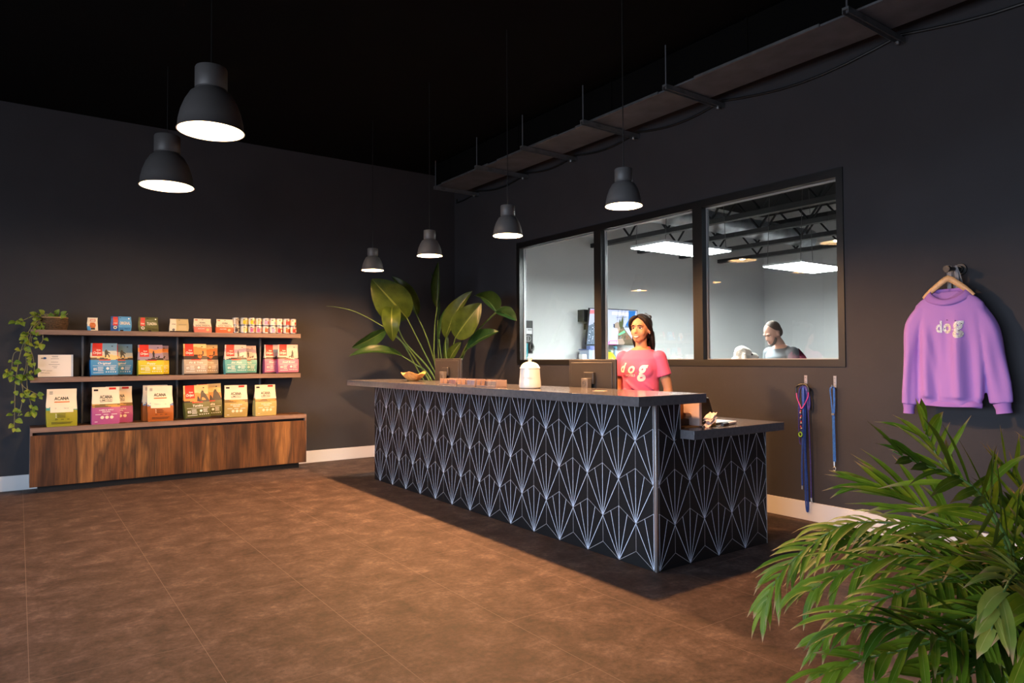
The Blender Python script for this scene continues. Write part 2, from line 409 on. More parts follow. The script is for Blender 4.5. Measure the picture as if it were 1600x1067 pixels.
# baseboards
b = MB(); b.box(XL, XW-.016, YW-.016, YW, 0, .153); struct('baseboard_back', b, WHITE, bevel=.003)
b = MB(); b.box(XW-.016, XW, YF, YW, 0, .150); struct('baseboard_right', b, WHITE, bevel=.003)

# interior window: bronze frame, three panes
w1 = bpy.data.objects.new('window_1', None); COL.objects.link(w1); w1.location = (XW, WY0, WZ0); ORIG['window_1'] = Vector(w1.location); w1['kind'] = 'structure'
FB = .062; mull = [(5.545, 5.655), (4.165, 4.275)]
b = MB(); x0, x1 = XW-.012, XW+.092
b.box(x0, x1, WY0-.004, WY0+FB-.012, WZ0-.004, WZ1+.004); b.box(x0, x1, WY1-FB, WY1+.004, WZ0-.004, WZ1+.004)
b.box(x0, x1, WY0+FB-.012, WY1-FB, WZ0-.004, WZ0+.055); b.box(x0, x1, WY0+FB-.012, WY1-FB, WZ1-.066, WZ1+.004)
b.build('frame', FRAME, w1)
for a, c in mull:
    b = MB(); b.box(x0+.002, x1-.002, a, c, WZ0+.055, WZ1-.066); b.build('mullion', FRAME, w1)
edges = [(mull[0][1], WY1-FB), (mull[1][1], mull[0][0]), (WY0+FB-.012, mull[1][0])]
for y0, y1 in edges:
    b = MB(); z0, z1 = WZ0+.055, WZ1-.066; xg = XW+.070; t = .010
    for s0, s1 in ((xg-.018, xg-.004), (xg+.004, xg+.014)):
        b.box(s0, s1, y0, y0+t, z0, z1); b.box(s0, s1, y1-t, y1, z0, z1); b.box(s0, s1, y0+t, y1-t, z0, z0+t*.7); b.box(s0, s1, y0+t, y1-t, z1-t, z1)
    b.build('glazing_bead', ALU, w1)
    b = MB(); b.box(xg-.003, xg+.003, y0+.003, y1-.003, z0+.003, z1-.003); b.build('pane', GLASS, w1, smooth=0)

# ------------------------------------------------------------------ reception counter
CX, CE, CL = 3.20, 2.935, 7.05
rc = thing('reception_counter', (CX, CE, 0), 'long black reception counter clad in white fan-patterned hexagon tiles', 'counter')
b = MB(); b.box(CX+.012, 3.43, CE+.012, CL, 0, 1.028); b.box(3.43, 4.34, CE+.012, 3.45, 0, .803); b.build('carcass', M('counter_carcass', (.02, .019, .018), .6), rc)

def fan_panel(smin, smax, zmax_fn, s0, w, side, rows=.2625):
    """tile face: returns line quads in (s, z); side(s, z, d) -> point"""
    segs = []
    sd = rows/1.5
    j = -2
    while j*rows < 1.2:
        z = .004+j*rows
        k0 = int((smin-s0)/w)-2; k1 = int((smax-s0)/w)+2
        for k in range(k0, k1+1):
            s = s0+k*w+(w/2 if j % 2 else 0)
            for a, c, wd, mt in ((0, 2*sd, .0038, 1), (-w/2, 1.5*sd, .004, 1), (w/2, 1.5*sd, .004, 1), (-w/4, 1.75*sd, .0038, 1), (w/4, 1.75*sd, .0038, 1)):
                if j < 0: continue
                segs.append((s, z, s+a, z+c, wd, mt))
            segs.append((s-w/2, z+1.5*sd, s, z+2*sd, .003, 2)); segs.append((s, z+2*sd, s+w/2, z+1.5*sd, .003, 2))
            segs.append((s-w/2, z+.5*sd, s-w/2, z+1.5*sd, .003, 2))
        j += 1
    out = []
    for xa, za, xb, zb, wd, mt in segs:
        t0, t1 = 0, 1; dx, dz = xb-xa, zb-za; ok = True
        for p, q in ((-dx, xa-smin), (dx, smax-xa), (-dz, za-0.001), (dz, zmax_fn(.5*(xa+xb))-za)):
            if abs(p) < 1e-9:
                if q < 0: ok = False
            else:
                r = q/p
                if p < 0: t0 = max(t0, r)
                else: t1 = min(t1, r)
        if ok and t1-t0 > .02:
            out.append((xa+dx*t0, za+dz*t0, xa+dx*t1, za+dz*t1, wd, mt))
    return out
def add_lines(mb, lines, side):
    for xa, za, xb, zb, wd, mt in lines:
        d = Vector((xb-xa, zb-za)); n = Vector((-d.y, d.x)).normalized()*wd/2; h = .0006 if mt == 1 else .0004
        mb.add([side(xa-n.x, za-n.y, h), side(xb-n.x, zb-n.y, h), side(xb+n.x, zb+n.y, h), side(xa+n.x, za+n.y, h)], [(0, 1, 2, 3)], mt)
b = MB(); b.box(CX, CX+.012, CE+.012, CL, 0, 1.028)
add_lines(b, fan_panel(CE+.02, CL, lambda s: 1.028, 2.955, .3042, None), lambda s, z, h: (CX-h, s, z))
b.build('front_panel', [TILE, TLINE, GROUT], rc, smooth=0)
b = MB(); b.box(CX+.012, 3.43, CE, CE+.012, 0, 1.028); b.box(3.43, 4.34, CE, CE+.012, 0, .803)
add_lines(b, fan_panel(CX+.02, 4.338, lambda s: 1.028 if s < 3.43 else .803, 3.228, .2868, None), lambda s, z, h: (s, CE-h, z))
b.build('end_panel', [TILE, TLINE, GROUT], rc, smooth=0)
b = MB(); b.box(CX-.004, CX+.014, CE-.004, CE+.014, 0, 1.0285); b.build('corner_trim', STEEL, rc, bevel=.002)
b = MB(); b.box(3.427, 3.431, CE-.003, CE+.004, .862, 1.028); b.build('edge_trim', STEEL, rc)
b = MB(); b.box(4.338, 4.342, CE-.003, CE+.004, 0, .803); b.build('edge_trim', STEEL, rc)

b = MB(); b.box(2.98, 3.60, 2.862, 7.30, 1.03, 1.09)
tag(b.build('countertop', SLAB, bevel=.002), 'long raised grey stone countertop overhanging the tiled counter', 'countertop')
b = MB(); b.box(3.432, 4.40, 2.825, 3.47, .805, .862)
tag(b.build('desk_top', SLAB, bevel=.002), 'lower grey stone desk top at the front end of the counter', 'countertop')
wd_ = thing('work_desk', (3.64, 3.5, 0), 'dark work desk behind the raised counter, carrying the monitors', 'desk')
b = MB(); b.box(3.44, 3.86, 3.50, 7.0, .70, .74); b.build('desk_board', M('dark_desk', (.03, .028, .027), .5), wd_, bevel=.002)
for y in (3.55, 5.2, 6.95):
    b = MB(); b.box(3.46, 3.84, y-.02, y+.02, 0, .70); b.build('support_panel', M('dark_desk'), wd_)

# ------------------------------------------------------------------ pendant lamps
def make_pendant(D, label, group, cord_len, watts, tint=(1, .50, .205)):
    """local origin at the centre of the rim"""
    t = thing('pendant_lamp', (0, 0, 0), label, 'lamp', group)
    r = D/2
    b = MB()
    out = [(.44*r, 1.36*r), (.44*r, 1.36*r-.004), (.62*r, 1.20*r), (.78*r, .92*r), (.90*r, .60*r), (.965*r, .30*r), (.985*r, .04*r), (1.02*r, 0)]
    inn = [(.985*r, .0), (.95*r, .05*r), (.93*r, .30*r), (.865*r, .60*r), (.745*r, .90*r), (.58*r, 1.17*r), (.36*r, 1.30*r)]
    b.lathe(out, 48, mat=0)
    b.lathe([out[-1]]+inn+[(.001, 1.31*r)], 48, mat=1)
    b.build('lamp_shade', [SHADE_G, SHADE_IN], t, smooth=40, world=False)
    b = MB(); b.lathe([(.001, 1.36*r), (.47*r, 1.36*r), (.485*r, 1.38*r), (.485*r, 2.00*r), (.46*r, 2.05*r), (.001, 2.06*r)], 40); b.build('lamp_neck', SHADE_G, t, smooth=40, world=False)
    b = MB(); b.tube([(0, 0, 2.05*r), (0, 0, 2.05*r+cord_len)], .0035, 8); b.build('cord', BLACKP, t, world=False)
    b = MB(); b.ell((0, 0, .62*r), (.26*r, .26*r, .28*r)); b.tube([(0, 0, .85*r), (0, 0, 1.3*r)], .12*r, 12)
    b.build('bulb', BULB, t, world=False)
    ld = bpy.data.lights.new('lamp_light', 'POINT'); ld.energy = watts; ld.color = tint; ld.shadow_soft_size = .26*r
    lo = bpy.data.objects.new('lamp_light', ld); COL.objects.link(lo); lo.parent = t; lo.location = (0, 0, .30*r)
    return t
SMALLW, BIGW = 185, 44
names = ['small grey pendant lamp nearest the camera over the counter corner, in front of the window', 'small grey pendant lamp second along the counter, beside the left end of the window',
         'small grey pendant lamp third along the counter, just above the tallest plant leaf', 'small grey pendant lamp farthest along the counter, above the broad tilted leaf']
for i, y in enumerate((3.17, 4.47, 5.76, 7.06)):
    rz = 2.305
    p = make_pendant(.2375, names[i], 'small pendant lamps over the counter', ZC-rz-2.05*.1188, SMALLW)
    p.location = (3.18, y, rz)
for lab, (x, y, z) in (('larger and higher of the two big grey pendant lamps on the left', (1.10, 5.20, 2.952)), ('lower and farther of the two big grey pendant lamps on the left', (1.07, 6.80, 2.885))):
    p = make_pendant(.447, lab, 'big pendant lamps over the shop floor', ZC-z-2.05*.2235, BIGW, (1, .64, .36))
    p.location = (x, y, z)

# ------------------------------------------------------------------ wall shelving and low cabinet
CABX0, CABX1, CABY = .10, 2.868, 8.30
cab = thing('low_cabinet', (CABX0, CABY, 0), 'long low rustic walnut cabinet with three doors against the left-hand wall', 'cabinet')
TOPZ = .655
b = MB(); b.box(CABX0, CABX1, CABY-.004, YW-.018, TOPZ-.048, TOPZ); b.build('cabinet_top', EDGE, cab, bevel=.0015)
b = MB(); b.box(CABX0+.001, CABX1-.001, CABY+.02, YW-.019, TOPZ-.0005, TOPZ+.0008); b.build('top_veneer', WALNUT, cab)
for xa in (CABX0, CABX1-.02):
    b = MB(); b.box(xa, xa+.02, CABY, YW-.018, .07, TOPZ-.048); b.build('side_panel', EDGE, cab)
b = MB(); b.box(CABX0+.02, CABX1-.02, CABY+.05, YW-.018, .072, TOPZ-.048); b.build('carcass', M('cabinet_inside', (.012, .010, .009), .7), cab)
dx = (CABX1-CABX0-.004)/3
for k in range(3):
    b = MB(); b.box(CABX0+.001+k*dx+.001, CABX0+.001+(k+1)*dx-.001, CABY-.002, CABY+.018, .07, TOPZ-.078); b.build('door', WALNUT, cab, bevel=.001)
b = MB(); b.box(CABX0+.07, CABX1-.07, CABY+.07, YW-.03, 0, .072); b.build('plinth', M('black_plinth', (.006, .006, .006), .6), cab)
S1, S2 = 1.636, 1.152
SY = 8.385
SX0, SX1 = .097, 2.823
for nm, zt, zb, lab in (('wall_shelf', S1, S2, 'upper walnut wall shelf carrying small boxes and cans'), ('wall_shelf', S2, TOPZ, 'lower walnut wall shelf carrying a row of pet food bags and a certificate')):
    t = thing(nm, (SX0, SY, zt), lab, 'shelf', 'walnut shelves on the left-hand wall')
    b = MB(); b.box(SX0, SX1, SY, YW-.002, zt-.05, zt); b.build('shelf_board', EDGE, t, bevel=.0015)
    for x in (.555, 1.475, 2.40):
        b = MB(); b.box(x-.009, x+.009, 8.602, 8.638, zb+.0012, zt-.05); b.build('upright', DARKM, t, bevel=.002)
        b = MB(); b.box(x-.012, x+.012, 8.598, 8.642, zb+.0012, zb+.006); b.build('foot_plate', DARKM, t)

# ------------------------------------------------------------------ pet food bags
def C(name, r, g, b_, rough=.42):
    f = lambda c: (c/255/12.92) if c/255 <= .04045 else ((c/255+.055)/1.055)**2.4
    return M(name, (f(r), f(g), f(b_)), rough)
PAL = dict(cream=C('bag_cream', 240, 224, 194), white=C('print_white', 240, 236, 226), black=C('print_black', 22, 20, 20), red=C('print_red', 205, 40, 28), dark=C('print_dark_brown', 48, 34, 32),
    sky_top=C('sky_blue', 110, 150, 175), sky_mid=C('sky_pale', 205, 205, 190), sky_warm=C('sky_sand', 232, 196, 130), sky_orange=C('sky_orange', 226, 140, 70), sky_mauve=C('sky_mauve', 150, 130, 150), sky_pink=C('sky_pink', 222, 188, 176),
    blue=C('bag_blue', 62, 140, 190), sideblue=C('bag_side_blue', 20, 120, 190), yellow=C('bag_yellow', 204, 190, 30), sand=C('bag_sand', 176, 160, 140), teal=C('bag_teal', 92, 168, 164), pink=C('bag_pink', 224, 120, 148),
    olive=C('bag_olive', 86, 88, 38), green=C('bag_lime', 150, 146, 32), magenta=C('bag_magenta', 172, 82, 132), brown=C('bag_brown', 160, 84, 26), gold=C('bag_gold', 176, 150, 84), palegold=C('bag_pale_gold', 190, 172, 104),
    land1=C('land_gold', 190, 140, 62), land2=C('land_brown', 120, 92, 44), seateal=C('sea_teal', 70, 150, 140), seablue=C('sea_blue', 92, 116, 160), orange=C('print_orange', 214, 110, 44), tan=C('pouch_tan', 206, 182, 128),
    salmon=C('pouch_salmon', 222, 120, 100), coral=C('pouch_coral', 226, 104, 60), pblue=C('pouch_blue', 74, 150, 200), dblue=C('pouch_dark_blue', 20, 76, 140), grey=C('print_grey', 120, 112, 104), clear=C('pouch_window', 40, 34, 30, .2))
def hill(u, seed):
    return .5+.35*math.sin(u*4.2+seed)+.15*math.sin(u*11+seed*2.1)
HIKER = [(0, 0), (.05, .30), (.02, .5), (.0, .72), (.10, .98), (.26, 1), (.30, .86), (.42, .74), (.62, .60), (.66, .5), (.52, .52), (.40, .58), (.42, .42), (.50, .34), (.56, .02), (.46, 0), (.38, .30), (.24, .38), (.14, .02)]
SITTER = [(0, 0), (.06, .22), (.16, .5), (.22, .8), (.34, .98), (.5, .95), (.56, .78), (.74, .62), (.9, .3), (1, 0)]
WALKER = [(0, 0), (.08, .4), (.04, .7), (.12, .82), (.14, 1), (.3, 1), (.3, .82), (.38, .7), (.32, .4), (.36, .02), (.24, 0), (.2, .3), (.12, 0)]
DOGP = [(0, 0), (.06, .3), (.04, .5), (.2, .5), (.55, .5), (.66, .78), (.74, .98), (.84, .84), (.98, .74), (.86, .6), (.78, .4), (.74, 0), (.64, 0), (.6, .26), (.24, .26), (.12, 0)]
LEAPER = [(0, .4), (.22, .55), (.5, .5), (.72, .72), (1, .78), (.8, .55), (.66, .36), (.86, .1), (.6, .26), (.3, .3), (.12, .12)]

class Slots(dict):
    def __init__(s, lst): s.lst = lst
    def __missing__(s, k): s.lst.append(PAL[k]); s[k] = len(s.lst)-1; return s[k]
class Bag:
    """stand-up pouch: local x width, -y front, z up"""
    def __init__(s, w, h, d, art, mats, nu=30, nv=44, seal=.90, seed=0, gusset=None):
        s.w, s.h, s.d, s.seed = w, h, d, seed
        s.mats = []; s.ix = Slots(s.mats); s.mb = MB(); s.seal = seal
        mb = s.mb
        vs = [s.front(i/nu, j/nv) for j in range(nv+1) for i in range(nu+1)]
        o = mb.add(vs, [])
        for j in range(nv):
            for i in range(nu):
                mb.f.append([o+j*(nu+1)+i, o+j*(nu+1)+i+1, o+(j+1)*(nu+1)+i+1, o+(j+1)*(nu+1)+i]); mb.m.append(s.ix[art((i+.5)/nu, (j+.5)/nv)])
        g = s.ix[gusset] if gusset else s.ix[art(.02, .25)]
        nb = 6; vs = [s.back(i/nb, j/nv) for j in range(nv+1) for i in range(nb+1)]; o = mb.add(vs, [])
        for j in range(nv):
            for i in range(nb):
                mb.f.append([o+j*(nb+1)+i, o+(j+1)*(nb+1)+i, o+(j+1)*(nb+1)+i+1, o+j*(nb+1)+i+1]); mb.m.append(g)
        for u in (0, 1):
            for j in range(nv):
                v0, v1 = j/nv, (j+1)/nv
                def mid(v):
                    f = Vector(s.front(u, v)); k = Vector(s.back(u, v)); m = (f+k)/2
                    m.x += (-1 if u else 1)*.16*abs(f.y-k.y)*smoothstep(.12, .5, v); return m
                q = [s.front(u, v0), mid(v0), s.back(u, v0), s.front(u, v1), mid(v1), s.back(u, v1)]
                mb.add(q, [(0, 3, 4, 1), (1, 4, 5, 2)] if u else [(0, 1, 4, 3), (1, 2, 5, 4)], g if v0 < .5 else s.ix[art(.02 if not u else .98, v0)])
        for v in (0, 1):
            N = 8
            for i in range(N):
                q = [s.front(i/N, v), s.front((i+1)/N, v), s.back((i+1)/N, v), s.back(i/N, v)]
                mb.add(q, [(3, 2, 1, 0)] if v == 0 else [(0, 1, 2, 3)], g)
    def prof(s, v):
        return (1-.97*smoothstep(.22, s.seal, v))*(.93+.07*smoothstep(0, .12, v))
    def front(s, u, v):
        x = (u-.5)*s.w*(1+.035*math.sin(PI*min(1, v*1.3))-.01*v)
        e = (2*u-1)**2
        wr = .0022*math.sin(u*9+s.seed*1.7+v*5)*math.sin(v*13+s.seed)*smoothstep(.05, .3, v)*(1-smoothstep(.8, .95, v))
        y = -(s.d/2)*s.prof(v)*(1-.16*e)*(1+.10*math.sin(PI*v)*(1-e)) - .0012 + wr
        return (x+.004*math.sin(s.seed*3+v*3), y, v*s.h)
    def back(s, u, v):
        p = s.front(u, v); return (p[0], abs(s.d/2*s.prof(v)*(1-.16*(2*u-1)**2))+.0012, p[2])
    def on(s, a, c, k=.0011):       # a in 0..w (from left), c in 0..h
        u, v = a/s.w, c/s.h
        p = s.front(u, v); return (p[0], p[1]-k, p[2])
    def text(s, t, u, v, hh, mat, width=None, **k):
        put_text(s.mb, t, lambda a, c: s.on(a, c, .0022), u*s.w, v*s.h, hh*s.h, s.ix[mat], None if width is None else width*s.w, **k)
    def poly(s, P, u0, v0, su, sv, mat, k=.0014):
        pts = [s.on((u0+a*su)*s.w, (v0+c*sv)*s.h, k) for a, c in P]
        s.mb.add(pts, [tuple(range(len(P)))], s.ix[mat])
    def rect(s, u0, u1, v0, v1, mat, k=.0014):
        n = max(1, int((u1-u0)*12)); m = max(1, int((v1-v0)*14))
        vs = [s.on((u0+(u1-u0)*i/n)*s.w, (v0+(v1-v0)*j/m)*s.h, k) for j in range(m+1) for i in range(n+1)]
        s.mb.add(vs, [(j*(n+1)+i, j*(n+1)+i+1, (j+1)*(n+1)+i+1, (j+1)*(n+1)+i) for j in range(m) for i in range(n)], s.ix[mat])
    def disc(s, u, v, r, mat, k=.0014):
        s.mb.add([s.on(u*s.w+r*math.cos(2*PI*i/14), v*s.h+r*math.sin(2*PI*i/14), k) for i in range(14)], [tuple(range(14))], s.ix[mat])
    def lines(s, u0, u1, v0, v1, n, mat, rag=.3):
        for i in range(n):
            v = v0+(v1-v0)*i/max(1, n-1); e = u1-(u1-u0)*rag*random.random()
            s.rect(u0, e, v-.007, v+.007, mat, .0012)

def landscape_bag(w, h, d, body, sky, figure, word, side, seed, bottom='dark'):
    mats = [body, side, 'red', 'white', 'dark', 'black', 'orange', *dict.fromkeys(sky)]
    mats = list(dict.fromkeys(mats))
    def art(u, v):
        if v < .055: return bottom
        if v < .49: return body
        if v > .615 and .06 < u < .43: return 'red'
        if v < .50+.085*hill(u, seed): return 'dark'
        k = (v-.5)/.5
        i = min(len(sky)-1, int(k*len(sky)+.35*math.sin(u*5+seed)*.6))
        return sky[max(0, i)]
    B = Bag(w, h, d, art, mats, seed=seed, gusset=side)
    B.rect(.06, .43, .615, .985, 'red', .0012)
    B.text('Orijen', .245, .715, .075, 'white', .30, shear=.25, bold=.02); B.text('love', .29, .80, .045, 'white', .15, shear=.25, bold=.02)
    if figure == 'hiker': B.poly(HIKER, .52, .57, .34, .24, 'black')
    elif figure == 'sitter': B.poly(SITTER, .60, .50, .40, .34, 'black'); B.poly(SITTER, .50, .52, .14, .16, 'dark')
    elif figure == 'walker': B.poly(WALKER, .56, .555, .28, .25, 'black'); B.poly(DOGP, .68, .555, .2, .10, 'black')
    elif figure == 'dogwalk': B.poly(WALKER, .66, .54, .3, .26, 'black'); B.poly(DOGP, .52, .54, .2, .14, 'black')
    elif figure == 'leaper': B.poly(LEAPER, .60, .60, .28, .10, 'black'); B.poly(WALKER, .80, .66, .2, .13, 'black'); B.disc(.68, .60, .022, 'orange', .001)
    B.rect(.30, .72, .478, .505, 'red')
    B.text(word, .50, .40, .062, 'white', .12+.045*len(word), shear=.25, bold=.015)
    B.rect(.08, .94, .322, .331, 'white')
    B.text('85', .16, .225, .075, 'white', .13, bold=.02); B.lines(.25, .46, .17, .28, 4, 'white', .3)
    B.disc(.61, .24, .014, 'white'); B.lines(.70, .92, .20, .28, 3, 'white', .3)
    for i in range(5): B.disc(.56+.085*i, .135, .006, 'white')
    B.lines(.08, .46, .115, .115, 1, 'white', 0)
    B.rect(.78, .84, .90, .925, 'dark')
    return B
def limited_bag(w, h, d, body, words, seed, limited=True, banner=None, sea=None):
    mats = list(dict.fromkeys([body, 'cream', 'land1', 'land2', 'black', 'white', 'red', 'orange', 'dark', 'seateal', 'seablue', 'grey', 'seateal']))
    def art(u, v):
        top = .555 if limited else .50+.02*math.sin(u*6)
        if v < (.445 if limited else .43): return body
        if v < top:
            if sea: return sea if v < .47+.03*math.sin(u*5+seed) or v > .49+.02*math.sin(u*8) else 'cream'
            return 'land1' if (math.sin(u*7+seed)+math.sin(v*60+u*5)) > .2 else 'land2'
        return 'cream'
    B = Bag(w, h, d, art, mats, seed=seed)
    if limited:
        B.text('ACANA', .50, .735, .085, 'black', .46, bold=.03); B.text('LIMITED', .50, .645, .052, 'black', .44, bold=.005); B.lines(.28, .72, .60, .60, 1, 'grey', 0)
        B.rect(.06, .22, .895, .945, 'dark'); B.rect(.62, .88, .93, .985, 'red')
        B.text(words[0], .5, .385, .034, 'white', .50, bold=.02); B.text(words[1], .5, .335, .034, 'white', .28, bold=.02)
        for k in range(3): B.lines(.12+.28*k, .33+.28*k, .265, .265, 1, 'white', .2)
        for k in range(3): B.disc(.36+.17*k, .185, .0165, 'cream')
        B.lines(.10, .2, .07, .07, 1, 'white', 0)
    else:
        B.text('ACANA', .50, .745, .085, 'black', .48, bold=.03)
        B.rect(.26, .76, .635, .665, 'orange')
        for k in range(3): B.rect(.09, .20, .86+.03*k, .875+.03*k, 'grey')
        B.rect(.13, .87, .375, .54, 'cream', .0022); B.text(words[0], .5, .485, .03, 'grey', .45, shear=.2)
        B.lines(.35, .62, .25, .33, 3, 'dark', .2); B.disc(.31, .33, .004, 'white'); B.disc(.31, .29, .004, 'white'); B.disc(.31, .25, .004, 'white')
        for k in range(3): B.text('30'+'%', .32+.19*k, .19, .03, 'dark', .09, bold=.01)
        B.lines(.15, .85, .08, .11, 2, 'dark', .1)
    return B
def place_bag(B, label, x, y, z, rz=0, group='pet food bags on the shelves', lean=0, tilt=0):
    o = B.mb.build('pet_food_bag', B.mats, smooth=50, loc=(0, 0, 0))
    o.location = (x, y, z+abs(math.sin(tilt))*.5*.262); o.rotation_euler = (-lean, tilt, rz)
    return tag(o, label, 'bag', group)
RZ = math.radians
W = .245
def hb(body, sky, fig, word, side, seed, h=.352): return landscape_bag(W, h, .10, body, sky, fig, word, side, seed)
SKYA = ['sky_warm', 'sky_mid', 'sky_top', 'sky_top']; SKYB = ['sky_mauve', 'sky_mauve', 'sky_orange', 'sky_mauve']; SKYC = ['dark', 'sky_orange', 'sky_orange', 'sky_warm']; SKYD = ['sky_pink', 'sky_pink', 'sky_mauve', 'sky_pink']; SKYE = ['sky_pink', 'sky_pink', 'sky_mid', 'sky_pink']; SKYI = ['sky_orange', 'sky_orange', 'sky_warm', 'sky_warm']
z = S2+.0005
rows = [('blue', SKYA, 'hiker', 'Original', 'sideblue', 1, .741, .872, .352), ('yellow', SKYB, 'walker', 'Puppy', 'green', 4.3, 1.178, 1.238, .338), ('sand', SKYC, 'leaper', 'Fit & Trim', 'sand', 2.2, 1.632, 1.762, .352),
        ('teal', SKYD, 'walker', 'Six Fish', 'teal', 5.2, 2.078, 2.196, .345)]
for body, sky, fig, word, side, seed, xa, xb, h in rows:
    col = {'sand': 'sand-grey'}.get(body, body)
    place_bag(hb(body, sky, fig, word, side, seed+3, h-.006), 'rear %s pet food bag, half hidden behind its twin on the lower wall shelf' % col, xb+.02, 8.585, z, RZ(-1.5))
    place_bag(hb(body, sky, fig, word, side, seed, h), 'front %s pet food bag with %s lettering on the lower wall shelf' % (col, word), xa, 8.468, z, RZ(3.0))
place_bag(hb('pink', SKYE, 'dogwalk', 'Small Breed', 'magenta', 6.1), 'left, rear pink pet food bag at the right end of the lower wall shelf', 2.552, 8.568, z, RZ(3))
place_bag(hb('pink', SKYE, 'dogwalk', 'Small Breed', 'magenta', 7.7), 'front pink pet food bag at the right end of the lower wall shelf', 2.688, 8.462, z, RZ(2))
z = TOPZ+.0013
place_bag(limited_bag(.258, .378, .11, 'green', ['Singles'], 1, False, sea='seateal'), 'lime green and cream pet food bag at the left end of the cabinet top', .365, 8.372, z, RZ(2))
place_bag(limited_bag(.25, .385, .11, 'magenta', ['LAMB & APPLE', 'RECIPE'], 2), 'front magenta and cream pet food bag on the cabinet top', .748, 8.375, z, RZ(2))
place_bag(limited_bag(.25, .385, .11, 'magenta', ['LAMB & APPLE', 'RECIPE'], 5), 'rear magenta and cream pet food bag half hidden behind its twin', .886, 8.50, z, RZ(-1))
place_bag(limited_bag(.25, .385, .11, 'brown', ['Wholesome Grains'], 3, False, sea='seablue'), 'front orange-brown and cream pet food bag with white label on the cabinet top', 1.268, 8.39, z, RZ(2))
place_bag(limited_bag(.25, .390, .11, 'brown', ['Wholesome Grains'], 6, False, sea='seablue'), 'orange-brown pet food bag mostly hidden behind its twin', 1.235, 8.52, z, RZ(4))
place_bag(landscape_bag(.262, .378, .11, 'olive', SKYI, 'sitter', 'Tundra', 'olive', 2.8), 'front olive pet food bag with sunset picture on the cabinet top', 1.642, 8.372, z, RZ(3), tilt=RZ(-2.0))
place_bag(landscape_bag(.262, .384, .11, 'olive', SKYI, 'sitter', 'Tundra', 'olive', 3.3), 'rear olive bag, half hidden behind its olive twin', 1.803, 8.495, z, RZ(-1), tilt=RZ(-2.2))
place_bag(limited_bag(.25, .368, .11, 'gold', ['DUCK & PEAR', 'RECIPE'], 4), 'dull gold and cream pet food bag on the cabinet top, beside the olive ones', 2.075, 8.455, z, RZ(-3))
place_bag(limited_bag(.25, .365, .11, 'palegold', ['DUCK & PEAR', 'RECIPE'], 8), 'paler gold bag at the right end of the cabinet top', 2.405, 8.43, z, RZ(7))

# small pouches and boxes on the upper shelf
z = S1+.0005
def pouch(w, h, d, mats, art, seed): return Bag(w, h, d, art, mats, nu=24, nv=24, seal=.95, seed=seed)
def put_pouch(B, label, x, y, rz=0): 
    o = B.mb.build('treat_pouch', B.mats, smooth=50, loc=(0, 0, 0)); o.location = (x, y, z); o.rotation_euler = (0, 0, rz); tag(o, label, 'pouch', 'treat pouches on the upper shelf'); return o
B = pouch(.092, .138, .045, ['cream', 'orange', 'white', 'red', 'dark', 'pblue'], lambda u, v: 'orange' if .18 < u < .85 and .2 < v < .62 and (u-.5)**2+(v-.42)**2 < .08 else ('pblue' if u < .3 and v < .35 else 'cream'), 1)
B.rect(.25, .8, .70, .88, 'red'); B.rect(.3, .75, .74, .84, 'cream', .0018); B.rect(.3, .7, .08, .2, 'dark')
put_pouch(B, 'small cream treat box with an orange picture, leftmost on the upper shelf', .633, 8.46, RZ(3))
def side_pouch(main, dark, word, seed, sub):
    B = pouch(.19, .158, .05, [main, dark, 'red', 'white', 'cream', 'black', 'clear', 'grey'], lambda u, v: 'clear' if v < .07 and .45 < u < .62 else (dark if u < .36 else main), seed)
    B.rect(.10, .335, .38, .97, 'red'); B.text('Orijen', .215, .55, .09, 'white', .17, bold=.02); B.disc(.215, .24, .017, 'cream', .0018); B.disc(.215, .24, .010, 'grey', .0022)
    B.text(word, .68, .55, .2, 'cream', .50, bold=.02); B.text('DOG TREATS', .68, .17, .13, sub, .50, bold=.015); B.disc(.88, .86, .007, 'white')
    B.rect(.42, .5, .90, .935, 'black')
    return B
put_pouch(side_pouch('pblue', 'dblue', 'ORIGINAL', 2, 'dblue'), 'bright blue treat pouch with red tab on the upper shelf', .892, 8.46, RZ(-2))
put_pouch(side_pouch('olive', 'olive', 'TUNDRA', 3, 'dark'), 'olive green treat pouch with red tab on the upper shelf', 1.158, 8.46, RZ(-1))
B = pouch(.19, .148, .05, ['cream', 'tan', 'black', 'grey', 'clear'], lambda u, v: 'clear' if v < .08 else ('cream' if u < .34 else 'tan'), 4)
B.text('ACANA', .2, .60, .07, 'black', .2, bold=.02); B.lines(.45, .9, .55, .60, 2, 'grey', .1); B.disc(.2, .17, .014, 'grey'); B.lines(.45, .9, .22, .42, 3, 'cream', .1); B.rect(.46, .54, .90, .93, 'black')
put_pouch(B, 'plain tan treat pouch on the upper shelf, right of the olive pouch', 1.463, 8.46, RZ(1))
for x, body, sd, lab in ((1.712, 'salmon', 5, 'cream treat pouch with salmon pink lower half on the upper shelf'), (1.948, 'coral', 6, 'cream treat pouch with orange-red lower half, beside the cans')):
    B = pouch(.183, .158, .05, ['cream', body, 'black', 'white', 'red', 'tan'], lambda u, v: body if v < .40 else 'cream', sd)
    B.text('ACANA', .5, .72, .10, 'black', .34, bold=.03); B.text('DOG TREATS', .5, .50, .10, 'black', .80, bold=.015); B.lines(.2, .8, .61, .61, 1, 'black', 0)
    B.text('RECIPE', .40, .27, .07, 'white', .38, bold=.02); B.disc(.76, .20, .016, 'tan'); B.rect(.06, .22, .87, .93, 'red'); B.rect(.46, .56, .90, .93, 'black')
    put_pouch(B, lab, x, 8.46, RZ(2))

